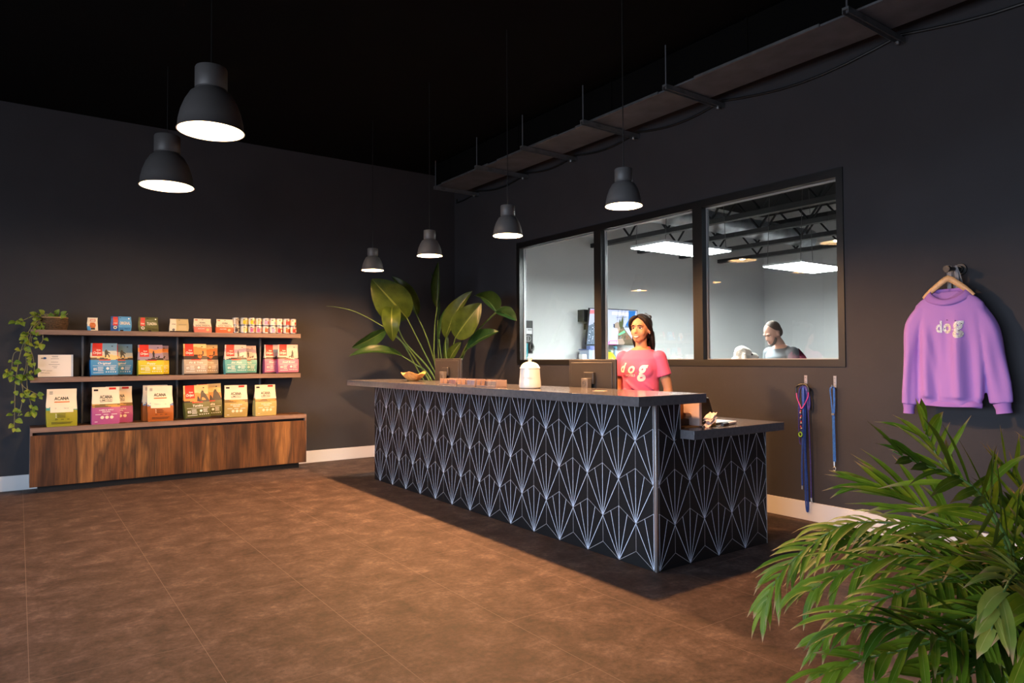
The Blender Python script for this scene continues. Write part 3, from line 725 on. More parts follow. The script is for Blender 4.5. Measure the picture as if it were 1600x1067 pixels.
# stacked cans
def can_mesh(bands, r=.040, h=.092):
    mb = MB(); n = 24
    prof = [(.0, .001), (r*.9, .001), (r*.96, .004), (r, .006), (r, .012), (r*.985, .014), (r*.985, h-.014), (r, h-.012), (r, h-.004), (r*.95, h), (r*.92, h-.004), (.0, h-.004)]
    vs = []
    for i in range(n):
        a = 2*PI*i/n
        vs += [(p*math.cos(a), p*math.sin(a), zz) for p, zz in prof]
    mb.add(vs, [])
    k = len(prof)
    for i in range(n):
        j = (i+1) % n
        for q in range(k-1):
            mb.f.append([i*k+q, j*k+q, j*k+q+1, i*k+q+1]); mb.m.append(0 if q < 5 or q > 6 else (1+(i*3//n) % 3))
    # label: cream cap band, coloured panel, dark mark
    def on(a, c, d=.0006): return ((r*.985+d)*math.sin(a), -(r*.985+d)*math.cos(a), c)
    for a0, a1, z0, z1, m in ((-1.1, 1.1, .06, .078, 2), (-.5, .35, .016, .056, 3), (-.42, .1, .063, .072, 4), (.45, .95, .022, .05, 5)):
        N = 5; mb.add([on(a0+(a1-a0)*t/N, zz) for zz in (z0, z1) for t in range(N+1)], [(t, t+1, N+2+t, N+1+t) for t in range(N)], m)
    return mb
CANS = [('grey-cream', 'sand', 'dark'), ('yellow', 'yellow', 'tan'), ('yellow and brown', 'yellow', 'magenta'), ('dusty brown', 'tan', 'magenta'), ('lilac and brown', 'lilac', 'brown'), ('lilac and white', 'cream', 'lilac'), ('red and white', 'cream', 'red'), ('red', 'red', 'brown'), ('white and dark red', 'cream', 'red')]
PAL['lilac'] = C('print_lilac', 176, 150, 190)
ordn = ['first', 'second', 'third', 'fourth', 'fifth', 'sixth', 'seventh', 'eighth', 'last']
for lvl in (0, 1):
    for k, (cn, c1, c2) in enumerate(CANS):
        mb = can_mesh(None)
        mats = [STEEL, PAL['cream'] if k < 6 else PAL['white'], PAL['cream'], PAL[c1 if lvl else c2], PAL['black'], PAL[c2 if lvl else c1]]
        o = mb.build('food_can', mats, smooth=40, loc=(0, 0, 0))
        o.location = (2.085+k*.0828, 8.452+.012*math.sin(k*2.3+lvl)+(.03 if k == 0 else 0), z+lvl*.0925); o.rotation_euler = (0, 0, RZ(8*math.sin(k*1.9+lvl*2)))
        tag(o, '%s can, %s from the left in the %s row of cans' % (cn, ordn[k], 'top' if lvl else 'bottom'), 'can', 'stacked cans on the upper shelf')

# certificate in a clear stand
ct = thing('certificate_stand', (.305, 8.47, S2), 'white certificate in a clear stand at the left end of the lower wall shelf', 'certificate')
ang = RZ(8)
def cp(a, c, d=0): return (.312+a, 8.47+math.sin(ang)*c-d*math.cos(ang), S2+.002+math.cos(ang)*c+d*math.sin(ang)*0)
b = MB(); b.prism([(-.152, .002), (.152, .002), (.152, .232), (-.152, .232)], cp, -.006, 0); b.build('clear_stand', M('frosted_acrylic', (.46, .52, .60), .25), ct)
b = MB(); b.prism([(-.150, .004), (.134, .004), (.134, .230), (-.150, .230)], cp, .0005, .0015); 
fn = lambda a, c: cp(a, c, .0022)
b.add([fn(-.125, .19), fn(-.105, .19), fn(-.105, .20), fn(-.125, .20)], [(0, 1, 2, 3)], 1); b.add([fn(-.104, .186), fn(-.084, .186), fn(-.078, .196), fn(-.084, .206), fn(-.104, .206)], [(0, 1, 2, 3, 4)], 2)
for a0, a1, c in ((-.035, .02, .215), (-.03, .02, .205), (-.042, .028, .188), (-.04, .02, .153), (-.06, .035, .128), (-.03, .015, .11), (-.018, .01, .095), (-.13, -.085, .07), (-.078, -.03, .064), (-.13, -.10, .044), (-.095, -.05, .040)):
    b.add([fn(a0, c), fn(a1, c), fn(a1, c+.0035), fn(a0, c+.0035)], [(0, 1, 2, 3)], 1)
b.build('certificate', [C('paper_white', 236, 226, 214, .5), PAL['grey'], PAL['dblue']], ct)

# pothos trailing from a woven basket
ph = thing('potted_pothos', (.295, 8.50, S1), 'trailing pothos in a dark woven basket at the left end of the upper shelf', 'plant')
b = MB(); prof = [(.001, .001), (.105, .001)]
for i in range(9):
    zz = .008+i*.0135; rr = .108+.014*math.sin(i/8*PI*.7); prof += [(rr, zz-.005), (rr+.005, zz), (rr, zz+.005)]
prof += [(.108, .128), (.100, .124), (.095, .10), (.001, .09)]
b.lathe(prof, 40, c=(.295, 8.50, S1+.0005)); 
BASK = M('woven_rattan', (.10, .055, .025), .6, noise=(60, .5)); b.build('basket', BASK, ph, smooth=30)
b = MB(); b.tube([(.295+.118*math.cos(a), 8.50+.118*math.sin(a), S1+.128) for a in [2*PI*i/32 for i in range(33)]], .006, 8, cap=False); b.build('basket_rim', M('pale_rattan', (.42, .26, .12), .5), ph)
def blade(mb, base, tip, width, nrm, sag=0, fold=.25, nt=10, nc=4, shape=.55, mat=0, tipw=1.0, wave=0):
    base, tip, nrm = Vector(base), Vector(tip), Vector(nrm).normalized(); ax = tip-base; L = ax.length
    vs = []; uv = []
    up0 = (nrm-ax.normalized()*nrm.dot(ax.normalized())).normalized()
    for i in range(nt+1):
        t = i/nt; c = base+ax*t+up0*(sag*4*t*(1-t)*L)
        tg = (ax+up0*(sag*4*(1-2*t)*L)).normalized(); sd = tg.cross(up0).normalized(); un = sd.cross(tg)
        w = width*math.sin(PI*min(1, (t*.985+.012))**shape)**.75*(tipw if t > .5 else 1)
        for j in range(-nc, nc+1):
            s_ = j/nc
            vs.append(c+sd*(w*s_*math.cos(fold*abs(s_)))+un*(w*abs(s_)*math.sin(fold)+wave*w*math.sin(t*14+j)*abs(s_)))
            uv.append((t, .5+.5*s_))
    k = 2*nc+1
    mb.add(vs, [(i*k+j, i*k+j+1, (i+1)*k+j+1, (i+1)*k+j) for i in range(nt) for j in range(k-1)], mat, uv)
rnd = random.Random(3)
vines = [[(106, 490), (88, 500), (62, 506), (40, 530), (30, 560), (24, 600), (23, 640), (22, 670)], [(90, 488), (70, 500), (50, 515), (44, 560), (42, 600), (48, 630), (52, 645)], [(90, 490), (60, 497), (44, 520), (36, 545), (22, 552), (18, 575), (15, 583), (30, 592), (36, 612), (33, 635), (28, 650)],
         [(80, 492), (66, 510), (67, 525), (65, 535), (52, 541)], [(85, 490), (60, 492), (46, 496), (34, 501), (24, 502)], [(80, 488), (56, 508), (48, 540), (52, 560), (53, 580), (40, 588)], [(74, 495), (52, 506), (40, 535), (41, 570), (34, 600), (56, 615), (60, 618)]]
b = MB(); lf = MB()
for vi, V in enumerate(vines):
    P = []
    for i, (px, py) in enumerate(V):
        t = i/(len(V)-1); P.append(at_y(px, py, 8.50-.12*min(1, t*2.2)+.015*math.sin(vi*2+i) if px > 52 or py < 505 else 8.36+.03*math.sin(vi*1.3)))
    Q = catmull(P, 5); b.tube(Q, .0032, 6)
    for i in range(len(Q)):
        if i < 3: continue
        if rnd.random() < (.42 if i < len(Q)-6 else .75):
            p = Q[i]; a = rnd.uniform(0, 2*PI); ln = rnd.uniform(.035, .075)
            d = Vector((math.cos(a)*.9, -.35-.3*rnd.random(), math.sin(a)*.6-.45)).normalized()
            st = p+d*.018; b.tube([p, st], .0015, 5)
            blade(lf, st, st+d*ln, ln*.42, (rnd.uniform(-.5, .5), -1, rnd.uniform(.1, .8)), sag=.08, fold=.25, nt=6, nc=3, shape=.62)
for i in range(9):
    a = i*.9; p = Vector((.25+.07*math.cos(a), 8.47+.06*math.sin(a), S1+.125)); d = Vector((math.cos(a)-.35, -.35, .55)).normalized()
    if i % 4 == 2: d = Vector((.9, -.4, .1)).normalized()
    q = p+d*.05; b.tube([p, q], .002, 5); blade(lf, q, q+d*.065, .027, (0, -1, .6), sag=.1, fold=.2, nt=6, nc=3, shape=.62)
b.build('vine', VINE, ph); lf.build('foliage', POTHOS, ph, smooth=180)

# ------------------------------------------------------------------ things on the countertop
T = 1.0903
b = MB(); c = (3.217, 4.235, T)
jar = thing('lidded_jar', c, 'white ceramic treat jar with a domed knobbed lid on the countertop', 'jar')
CER = M('white_glazed_ceramic', (.80, .78, .74), .18, coat=.3)
b.lathe([(.001, .001), (.076, .001), (.083, .006), (.086, .02), (.084, .05), (.079, .10), (.076, .146), (.0755, .152), (.070, .152), (.070, .10), (.001, .02)], 40, c=c); b.build('jar_body', CER, jar, smooth=40)
b = MB(); b.lathe([(.079, .1525), (.079, .158), (.074, .163), (.066, .180), (.048, .196), (.026, .204), (.015, .206), (.012, .214), (.019, .224), (.021, .234), (.015, .243), (.001, .246)], 40, c=c); b.lathe([(.001, .1525), (.079, .1525)], 40, c=c); b.build('lid', CER, jar, smooth=40)
b = MB()
def jt(a, zz, d=.0018):
    th = math.radians(215)+a; rr = .079+.0065*(1-(zz-T)/.15)+d; return (c[0]+rr*math.cos(th), c[1]+rr*math.sin(th), zz)
put_text(b, 'treats', lambda a, q: jt(a/.08, T+q), 0, .085, .022, 0, .075)
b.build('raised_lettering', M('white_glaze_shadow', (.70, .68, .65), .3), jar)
# carved wooden bowl with wavy rim
bc = (3.335, 6.40, T)
b = MB(); n = 40; prof = [(.001, 0), (.05, 0), (.085, .022), (.118, .052), (.142, .082), (.137, .084), (.110, .058), (.07, .028), (.001, .02)]
vs = []; k = len(prof)
for i in range(n):
    a = 2*PI*i/n; wv = .012*math.cos(3*a+.6)+.008*math.cos(5*a)
    for r_, z_ in prof: vs.append((bc[0]+(r_*(1+.09*math.cos(3*a+.6)*min(1, r_/.1)))*math.cos(a)*.85, bc[1]+(r_*(1+.09*math.cos(3*a)))*math.sin(a)*1.02, bc[2]+z_+wv*(z_/.084)*min(1, r_/.1)))
b.add(vs, [(i*k+q, ((i+1) % n)*k+q, ((i+1) % n)*k+q+1, i*k+q+1) for i in range(n) for q in range(k-1)])
tag(b.build('wooden_bowl', BOWLW, smooth=50), 'carved olive-wood bowl with a wavy rim on the far end of the countertop', 'bowl')
# clear acrylic card blocks in a row
ACR = M('clear_acrylic', (.30, .20, .16), .12, coat=.4); 
def acrylic(y0, y1, x, label, colp, h=.062):
    t = thing('acrylic_card_holder', (x, (y0+y1)/2, T), label, 'card holder', 'acrylic card holders on the countertop')
    b = MB(); b.box(x, x+.11, y0, y1, T, T+.008); b.box(x, x+.006, y0, y1, T+.008, T+.016); b.box(x+.104, x+.11, y0, y1, T+.008, T+h)
    for q in range(5): 
        yy = y0+(y1-y0)*q/4; b.box(x+.006, x+.104, yy-.003, yy+.003, T+.008, T+h*.92)
    b.build('tray', ACR, t, bevel=.001)
    b = MB(); b.box(x+.008, x+.030, y0+.012, y0+(y1-y0)*.45, T+.0085, T+h*.86); b.build('cards', colp, t, bevel=.001)
    b = MB(); 
    for q in range(3): b.box(x+.04, x+.09, y0+(y1-y0)*.52, y1-.015, T+.0085+q*.015, T+.018+q*.015)
    b.build('card_stack', M('dark_cards', (.08, .05, .045), .5), t)
acrylic(5.02, 5.29, 3.015, 'clear acrylic card holder with salmon pink cards, farthest of the three in the row', M('salmon_card', (.46, .20, .15), .4))
acrylic(4.73, 5.00, 3.02, 'clear acrylic card holder with lilac cards, middle of the three in the row', M('lilac_card', (.34, .25, .27), .4))
acrylic(4.43, 4.71, 3.025, 'clear acrylic card holder with peach cards, nearest the white jar', M('peach_card', (.42, .27, .19), .4))
b = MB(); b.obox((3.30, 3.54, T+.0012), (.028, .01, 0), (-.012, .045, 0), (0, 0, .0008)); tag(b.build('business_card', M('cream_card', (.62, .46, .30), .4)), 'single cream card lying flat on the countertop before the monitor', 'card')

# monitors
def monitor(x, y0, y1, ztop, label, rz, zbase=.74):
    yc = (y0+y1)/2; w = (y1-y0); h = w*.585
    t = thing('monitor', (x, yc, zbase), label, 'monitor', 'monitors on the work desk'); 
    BK = M('monitor_shell', (.030, .026, .024), .38)
    b = MB(); z0 = ztop-h
    b.box(x, x+.022, y0, y1, z0, ztop); b.build('screen_shell', BK, t, bevel=.006, seg=3)
    b = MB(); b.box(x-.007, x+.002, yc-w*.44, yc+w*.44, z0+h*.08, ztop-h*.07); b.build('rear_housing', BK, t, bevel=.0065, seg=4)
    b = MB(); b.box(x-.075, x-.030, yc-.038, yc+.038, zbase+.014, z0+h*.56); b.build('stand_column', M('stand_grey', (.16, .14, .13), .35, .3), t, bevel=.004)
    b = MB(); b.box(x-.031, x-.010, yc-.06, yc+.06, z0+h*.42, z0+h*.70); b.build('mount_plate', BK, t, bevel=.004)
    b = MB()
    ctr = Vector((x-.0757, yc, z0+h*.56-.042))
    b.tube([ctr+Vector((0, .020*math.cos(2*PI*i/28), .020*math.sin(2*PI*i/28))) for i in range(29)], .0016, 6, cap=False)
    put_text(b, 'DELL', lambda a, q: (ctr.x-.0006, ctr.y-a, ctr.z+q), 0, 0, .007, 0, .024, bold=.03)
    b.build('badge', M('badge_dark', (.03, .03, .03), .4), t)
    b = MB(); b.box(x-.15, x+.09, yc-.12, yc+.12, zbase+.0005, zbase+.014); b.build('stand_base', BK, t, bevel=.005)
    b = MB(); b.box(x+.022, x+.0225, y0+.012, y1-.012, z0+.014, ztop-.012); b.build('display', M('display_black', (.01, .01, .012), .2), t)
    if rz: t.rotation_euler = (0, 0, rz)
    return t
monitor(3.75, 3.826, 4.412, 1.311, 'black monitor seen from behind, next to the woman', RZ(-3))
monitor(3.75, 6.135, 6.68, 1.325, 'black monitor seen from behind, in front of the tall plant', 0)
# ------------------------------------------------------------------ small things on the low desk top
D0 = .8622
bx = thing('leaflet_box', (3.60, 3.02, D0), 'open wooden leaflet box on the low desk top, under the raised countertop', 'box')
ORW = M('warm_lit_ply', (.50, .22, .05), .5, noise=(20, .2)); PALEW = M('pale_pink_ply', (.62, .44, .38), .5)  # wood tone with the orange light inside the box coloured in
b = MB(); b.box(3.535, 3.68, 3.10, 3.11, D0, D0+.155); b.box(3.535, 3.68, 2.985, 3.10, D0, D0+.006); b.build('back_board', ORW, bx, bevel=.001)
b = MB(); b.box(3.655, 3.68, 2.965, 3.0985, D0+.0065, D0+.165); b.build('side_board', PALEW, bx, bevel=.0015)
b = MB(); b.box(3.54, 3.654, 3.05, 3.098, D0+.0068, D0+.045); b.build('dark_leaflets', M('dark_leaflets', (.06, .03, .02), .6), bx)
b = MB(); b.tube([(3.615, 3.055, D0+.075), (3.654, 3.04, D0+.075)], .016, 14); b.build('cork', M('pale_cork', (.62, .38, .24), .6), bx)
pp = MB(); fnp = lambda a, c, d: (3.70+a, 3.135+.18*c-d, D0+.003+c)
pp.prism([(-.025, 0), (.035, 0), (.035, .125), (-.025, .125)], fnp, 0, .004)
tag(pp.build('notice_sheet', M('yellowed_card', (.72, .48, .22), .5)), 'cream notice sheet propped up between the leaflet box and the laptop', 'sheet')
cr = MB(); rn = random.Random(5)
for i in range(3):
    c = Vector((3.715+.016*i, 2.935+.006*i, D0+.035+.018*i)); 
    vs = []
    for r_ in range(5):
        for q in range(5): vs.append((c.x+(q-2)*.017+rn.uniform(-.006, .006), c.y+(r_-2)*.016, c.z+(q-2)*.009+rn.uniform(-.009, .009)-(.012 if i == 0 else 0)))
    cr.add(vs, [(r_*5+q, r_*5+q+1, (r_+1)*5+q+1, (r_+1)*5+q) for r_ in range(4) for q in range(4)])
o = tag(cr.build('crumpled_tissue', M('tissue', (.62, .46, .40), .8), smooth=0), 'crumpled pinkish tissue beside the leaflet box', 'tissue'); md = o.modifiers.new('thick', 'SOLIDIFY'); md.thickness = .003
lp = thing('laptop', (3.98, 3.15, D0), 'open black laptop on the low desk top, seen from the side', 'laptop')
LQ = Matrix.Rotation(RZ(7), 3, 'Z')
def lpt(a, d, c): v = LQ @ Vector((a, d, 0)); return (3.852+v.x, 2.99+v.y, D0+.0006+c)
b = MB(); b.prism([(0, 0), (.27, 0), (.27, .30), (0, .30)], lambda a, d, c: lpt(a, d, c), .0, .011); b.build('keyboard_base', BLACKP, lp, bevel=.002)
b = MB(); b.prism([(.03, .02), (.24, .02), (.24, .28), (.03, .28)], lambda a, d, c: lpt(a, d, c), .0111, .0122); b.build('palm_rest', M('laptop_silver', (.42, .40, .40), .4, .4), lp)
b = MB(); b.prism([(0, 0), (0, .30), (1, .30), (1, 0)], lambda a, d, c: lpt(.004-.085*a-c*.9, d, .013+.175*a-c*.4), 0, .006); b.build('screen_lid', BLACKP, lp)
b = MB(); b.box(3.745, 3.80, 2.945, 2.975, D0, D0+.02); tag(b.build('wooden_block', M('amber_block', (.75, .42, .10), .4), bevel=.002), 'small amber wooden block at the edge of the low desk top', 'block')
mk = thing('marker_pen', (3.86, 2.92, D0), 'thick black and white marker lying on the low desk top', 'pen')
b = MB(); b.tube([(3.80, 2.895, D0+.0115), (3.885, 2.917, D0+.0115)], .011, 14); b.build('cap', BLACKP, mk)
b = MB(); b.tube([(3.8855, 2.9172, D0+.0115), (4.02, 2.952, D0+.0115)], .010, 14); b.build('barrel', M('marker_white', (.72, .70, .68), .4), mk)

# ------------------------------------------------------------------ duct on strut brackets high on the right wall
ad = thing('air_duct', (4.78, 3.3, 3.64), 'long flat rectangular air duct high along the window wall', 'duct')
b = MB(); b.box(4.56, 5.0, -1.5, 8.1, 3.66, 3.95)
for y in (0.2, 1.7, 3.2, 4.7, 6.2, 7.7): b.box(4.552, 5.008, y-.012, y+.012, 3.661, 3.955)
b.build('duct_casing', BLACKC, ad)  # black holds the shade on the duct sides
b = MB(); b.box(4.556, 5.004, -1.5, 8.1, 3.645, 3.6598); b.build('bottom_panel', M('lit_duct_metal', (.12, .125, .14), .5, .2, noise=(5, .25)), ad)  # underside made paler than the casing, painting in light from below
for y in (-.5, 1, 2.6, 4.1, 5.5, 6.8):
    b = MB(); b.box(4.540, 4.5555, y, y+1.1, 3.641, 3.662); b.build('edge_flange', GALV, ad)
for i, y in enumerate((.8, 2.346, 3.914, 4.967, 5.955, 6.876, 8.02)):
    t = thing('strut_bracket', (5.2, y, 3.6), 'steel strut bracket under the air duct, %s' % ('outside the photo on the near side', 'nearest the viewer', 'second from the near end, left above the window', 'third from the near end, above the window', 'fourth from the near end', 'second from the far corner', 'at the far corner of the room')[i], 'bracket', 'strut brackets under the air duct') if i else None
    if t is None: continue
    b = MB(); x0 = 4.42 if i < 6 else 4.50
    b.box(x0, 5.205, y-.022, y+.022, 3.62, 3.637); b.box(x0, 5.205, y-.022, y-.017, 3.595, 3.62); b.box(x0, 5.205, y+.017, y+.022, 3.595, 3.62)
    b.build('strut', GALV, t)
    b = MB(); b.lathe([(.001, 0), (.014, 0), (.014, .02), (.001, .02)], 6, c=(5.13, y, 3.575)); b.build('bolt', STEEL, t)
    b = MB(); b.tube([(x0+.02, y, 3.60), (x0+.02, y, ZC)], .006, 6); b.build('hanger_rod', DARKM, t)
P = []
ys = [9.0, 8.02, 6.876, 5.955, 4.967, 3.914, 2.346, .8]
for a, c in zip(ys[:-1], ys[1:]):
    for k in range(8):
        t = k/8; P.append((5.1985, min(8.6, a+(c-a)*t), 3.665-.07*math.sin(PI*t)*(abs(c-a)/1.2)))
b = MB(); b.tube(P, .011, 8); tag(b.build('power_cable', BLACKP), 'black cable sagging along the wall between the strut brackets', 'cable')

# ------------------------------------------------------------------ leash hooks and leashes
def hook(y, label):
    t = thing('wall_hook', (XW, y, 1.12), label, 'hook', 'steel leash hooks under the window')
    b = MB(); b.box(XW-.004, XW-.0002, y-.0125, y+.0125, 1.075, 1.172); b.build('back_plate', STEEL, t, bevel=.001)
    b = MB(); b.tube([(XW-.003, y, 1.082), (XW-.035, y, 1.078), (XW-.048, y, 1.088), (XW-.05, y, 1.102)], .005, 8); b.build('hook_arm', STEEL, t)
    for zz in (1.155, 1.118):
        b = MB(); b.tube([(XW-.0041, y, zz), (XW-.008, y, zz)], .004, 10); b.build('screw', M('screw_head', (.75, .75, .75), .25, .9), t)
hook(3.143, 'left steel wall hook, holding the thick bundle of leashes'); hook(2.897, 'right steel wall hook, holding a single blue leash')
BL = M('blue_webbing', (.012, .062, .34), .6, noise=(80, .3)); PU = M('indigo_cord', (.035, .03, .24), .6, noise=(80, .3)); PK = M('pink_cord', (.62, .05, .28), .5)
def strand(mb, pts, w=.008, d=.004, mat=0): mb.tube(catmull(pts, 7), w, 8, mat=mat, ry=d, side=(0, 1, 0))
xh = XW-.03; y0 = 3.143
l1 = thing('blue_leash', (xh, y0, .1), 'long blue leash reaching the baseboard in the left bundle of leashes', 'leash', 'leashes on the wall hooks')
b = MB()
strand(b, [(xh, y0, 1.086), (xh-.006, y0+.012, 1.05), (xh, y0+.010, .8), (xh+.004, y0+.006, .5), (xh, y0+.002, .2), (xh, y0-.006, .085), (xh, y0-.018, .10), (xh+.002, y0-.014, .3), (xh-.008, y0-.008, .6), (xh-.004, y0-.012, .9), (xh, y0-.010, 1.04), (xh, y0, 1.086)])
strand(b, [(xh-.01, y0+.002, 1.086), (xh-.018, y0-.006, 1.0), (xh-.02, y0+.004, .7), (xh-.014, y0+.02, .45), (xh-.01, y0+.022, .28)])
b.build('webbing', BL, l1)
b = MB(); b.tube([(xh-.01, y0+.022, .278), (xh-.01, y0+.022, .25)], .006, 8); b.build('clip', STEEL, l1)
l2 = thing('indigo_leash', (xh, y0, .2), 'thin indigo leash with a looped end in the left bundle of leashes', 'leash', 'leashes on the wall hooks')
b = MB()
strand(b, [(xh-.012, y0-.004, 1.088), (xh-.012, y0-.03, 1.03), (xh-.006, y0-.04, .8), (xh, y0-.046, .5), (xh, y0-.048, .3), (xh, y0-.048, .19)], .005, .004)
strand(b, [(xh-.012, y0+.004, 1.088), (xh-.012, y0+.036, 1.04), (xh-.006, y0+.046, .85), (xh, y0+.05, .70), (xh, y0+.042, .62), (xh, y0+.026, .63), (xh-.004, y0+.03, .78), (xh-.008, y0+.034, .92)], .005, .004)
strand(b, [(xh-.016, y0-.02, 1.09), (xh-.018, y0-.052, 1.02), (xh-.016, y0-.056, .93), (xh-.016, y0-.044, .90), (xh-.018, y0-.038, 1.0)], .007, .004)
b.build('cord', PU, l2)
b = MB(); b.tube([(xh, y0-.048, .19), (xh, y0-.05, .165)], .007, 8); b.tube([(xh, y0-.05+.008*math.cos(a), .155+.009*math.sin(a)) for a in [2*PI*i/12 for i in range(13)]], .002, 6); b.build('clip', STEEL, l2)
l3 = thing('pink_leash', (xh, y0, .6), 'pink leash with black grip and beaded green tag in the left bundle of leashes', 'leash', 'leashes on the wall hooks')
b = MB(); xo = xh-.028
strand(b, [(xo, y0+.05, 1.04), (xo, y0+.045, .99), (xo, y0+.02, .93), (xo-.002, y0+.006, .905), (xo, y0-.02, .94), (xo, y0-.05, 1.0), (xo, y0-.055, 1.05)], .004, .004); b.build('cord', PK, l3)
b = MB(); strand(b, [(xo, y0+.052, 1.03), (xo, y0+.05, 1.075), (xo, y0+.025, 1.095), (xo, y0+.0, 1.10), (xo, y0-.03, 1.098), (xo, y0-.052, 1.075), (xo, y0-.056, 1.04)], .009, .008); b.build('grip', BLACKP, l3)
b = MB()
for i in range(12): b.ell((xo-.004, y0+.012+.004*math.sin(i*1.7), .885-i*.014), (.007, .007, .007), 8, 6, mat=i % 3)
b.build('bead_string', [M('bead_red', (.6, .04, .06), .4), M('bead_cream', (.7, .6, .5), .4), PU], l3)
b = MB(); b.tube([(xo-.004, y0+.018+.014*math.cos(a), .695+.018*math.sin(a)) for a in [2*PI*i/16 for i in range(17)]], .005, 8); b.build('tag', M('lime_tag', (.28, .62, .03), .4), l3)
y1 = 2.897
l4 = thing('blue_leash', (xh, y1, .45), 'single blue leash with a steel clip hanging on the right hook', 'leash', 'leashes on the wall hooks')
b = MB()
BL2 = M('bright_blue_webbing', (.015, .11, .42), .55, noise=(80, .3))
strand(b, [(xh, y1+.0, 1.086), (xh-.004, y1+.022, 1.07), (xh, y1+.018, .98), (xh, y1+.009, .85), (xh, y1+.007, .6), (xh, y1+.006, .50)], .0075, .003)
strand(b, [(xh, y1+.0, 1.086), (xh-.004, y1-.008, 1.06), (xh, y1-.006, .95), (xh, y1-.001, .85), (xh, y1-.004, .6), (xh, y1-.004, .50)], .0085, .003)
b.build('webbing', BL2, l4)
b = MB(); b.box(xh-.008, xh+.008, y1-.008, y1+.014, .865, .88); b.build('slider', STEEL, l4)
b = MB(); b.tube([(xh, y1+.001, .505), (xh, y1+.001, .47)], .008, 8); b.tube([(xh, y1+.001+.010*math.cos(a), .448+.016*math.sin(a)) for a in [.3+1.7*PI*i/12 for i in range(13)]], .003, 6); b.build('clip', STEEL, l4)

# ------------------------------------------------------------------ sweatshirt on a hanger
pg = thing('wall_peg', (XW, 2.0, 1.91), 'black pipe peg on the right wall holding the hanger', 'peg')
b = MB(); b.tube([(XW-.0005, 1.996, 1.912), (XW-.012, 1.996, 1.912)], .040, 28); b.tube([(XW-.012, 1.996, 1.912), (XW-.03, 1.996, 1.912)], .024, 20); b.build('flange', BLACKP, pg, bevel=.003)
b = MB(); b.tube([(XW-.03, 1.996, 1.912), (5.035, 2.008, 1.905)], .014, 16); b.tube([(5.045, 2.0075, 1.9055), (5.015, 2.009, 1.904)], .021, 18); b.build('pipe', BLACKP, pg)
hg = thing('coat_hanger', (5.06, 2.02, 1.8), 'light wooden coat hanger on the black wall peg', 'hanger')
b = MB(); hx = 5.062
P = [(hx, 2.02+s_*.155*t, 1.846-.125*t**1.15) for s_, t in [(1, 1), (1, .85), (1, .65), (1, .45), (1, .25), (1, .1), (1, 0), (-1, .1), (-1, .25), (-1, .45), (-1, .65), (-1, .85), (-1, 1)]]
b.tube(P, [.010, .015, .018, .019, .019, .020, .020, .020, .019, .019, .018, .015, .010], 12, ry=.0075, side=(0, 0, 1)); b.build('shoulder_bar', HANGW, hg)
b = MB(); b.tube([(hx, 2.02, 1.855)]+[(hx, 2.02+.0+.024*math.sin(a)*.9, 1.908-.024*math.cos(a)) for a in [PI*.05+i*PI*1.45/12 for i in range(13)]], .0022, 8); b.build('hook', STEEL, hg)
b = MB(); 
for ya in (2.035, 1.985):
    b.tube(catmull([(5.128, ya, 1.62), (5.122, ya, 1.80), (5.115, ya*.6+2.0*.4, 1.930), (5.145, ya-.02, 1.80), (5.16, ya-.03, 1.62)], 6), .013, 8, ry=.0025, side=(0, 1, 0))
tag(b.build('tote_strap', M('grey_strap', (.27, .27, .28), .7)), 'grey fabric strap looped over the black peg behind the sweatshirt', 'strap')

sw = thing('sweatshirt', (5.07, 2.02, .98), 'lavender long-sleeved sweatshirt on the wooden hanger, with silver lettering', 'sweatshirt')
LAV = M('lavender_fleece', (.40, .215, .60), .85, spec=.15, bump=(500, .12)); LAV2 = M('lavender_rib', (.36, .185, .55), .85, spec=.15)
b = MB(); rows = [(.985, 2.21, 1.845, .040), (1.03, 2.222, 1.832, .046), (1.05, 2.232, 1.822, .056), (1.2, 2.238, 1.812, .058), (1.4, 2.236, 1.806, .056), (1.55, 2.238, 1.802, .054), (1.62, 2.240, 1.80, .052), (1.67, 2.225, 1.812, .046), (1.705, 2.19, 1.845, .040), (1.735, 2.14, 1.89, .034), (1.755, 2.11, 1.925, .028)]
rr = []
for i in range(len(rows)-1):
    a, c = rows[i], rows[i+1]; n = max(1, int((c[0]-a[0])/.02))
    for k in range(n): t = k/n; rr.append(tuple(a[q]+(c[q]-a[q])*t for q in range(4)))
rr.append(rows[-1]); NS = 72; vs = []
for z_, ya, yb, dp in rr:
    cy = (ya+yb)/2; hw = (ya-yb)/2
    for i in range(NS):
        a = 2*PI*i/NS; cs, sn = math.cos(a), math.sin(a)
        yy = cy+hw*math.copysign(abs(cs)**.8, cs); xx = math.copysign(abs(sn)**.75, sn)*dp
        f = (yy-cy)/hw
        amp = .016*smoothstep(1.68, 1.35, z_)*(.4 if z_ < 1.04 else 1)
        fold = amp*(math.sin((yy-2.02)*34+1.2*(z_-1.3)+.6)+.6*math.sin((yy-2.02)*62-2.5*z_))
        diag = .010*math.exp(-((yy-2.10-.20*(z_-1.3))/.018)**2)*smoothstep(1.56, 1.40, z_)
        lim = 1.672+.085*min(1, (abs(yy-2.02)/.105)**2); zz_ = z_-max(0, z_-lim)*min(1, -sn*1.6) if sn < 0 else z_
        vs.append((5.065+xx*(1 if sn < 0 else .8)+(fold-diag if sn < 0 else .3*fold), yy, zz_))
nr = len(rr)
b.add(vs, [(j*NS+i, j*NS+(i+1) % NS, (j+1)*NS+(i+1) % NS, (j+1)*NS+i) for j in range(nr-1) for i in range(NS)]+[tuple(range(NS-1, -1, -1)), tuple((nr-1)*NS+i for i in range(NS))])
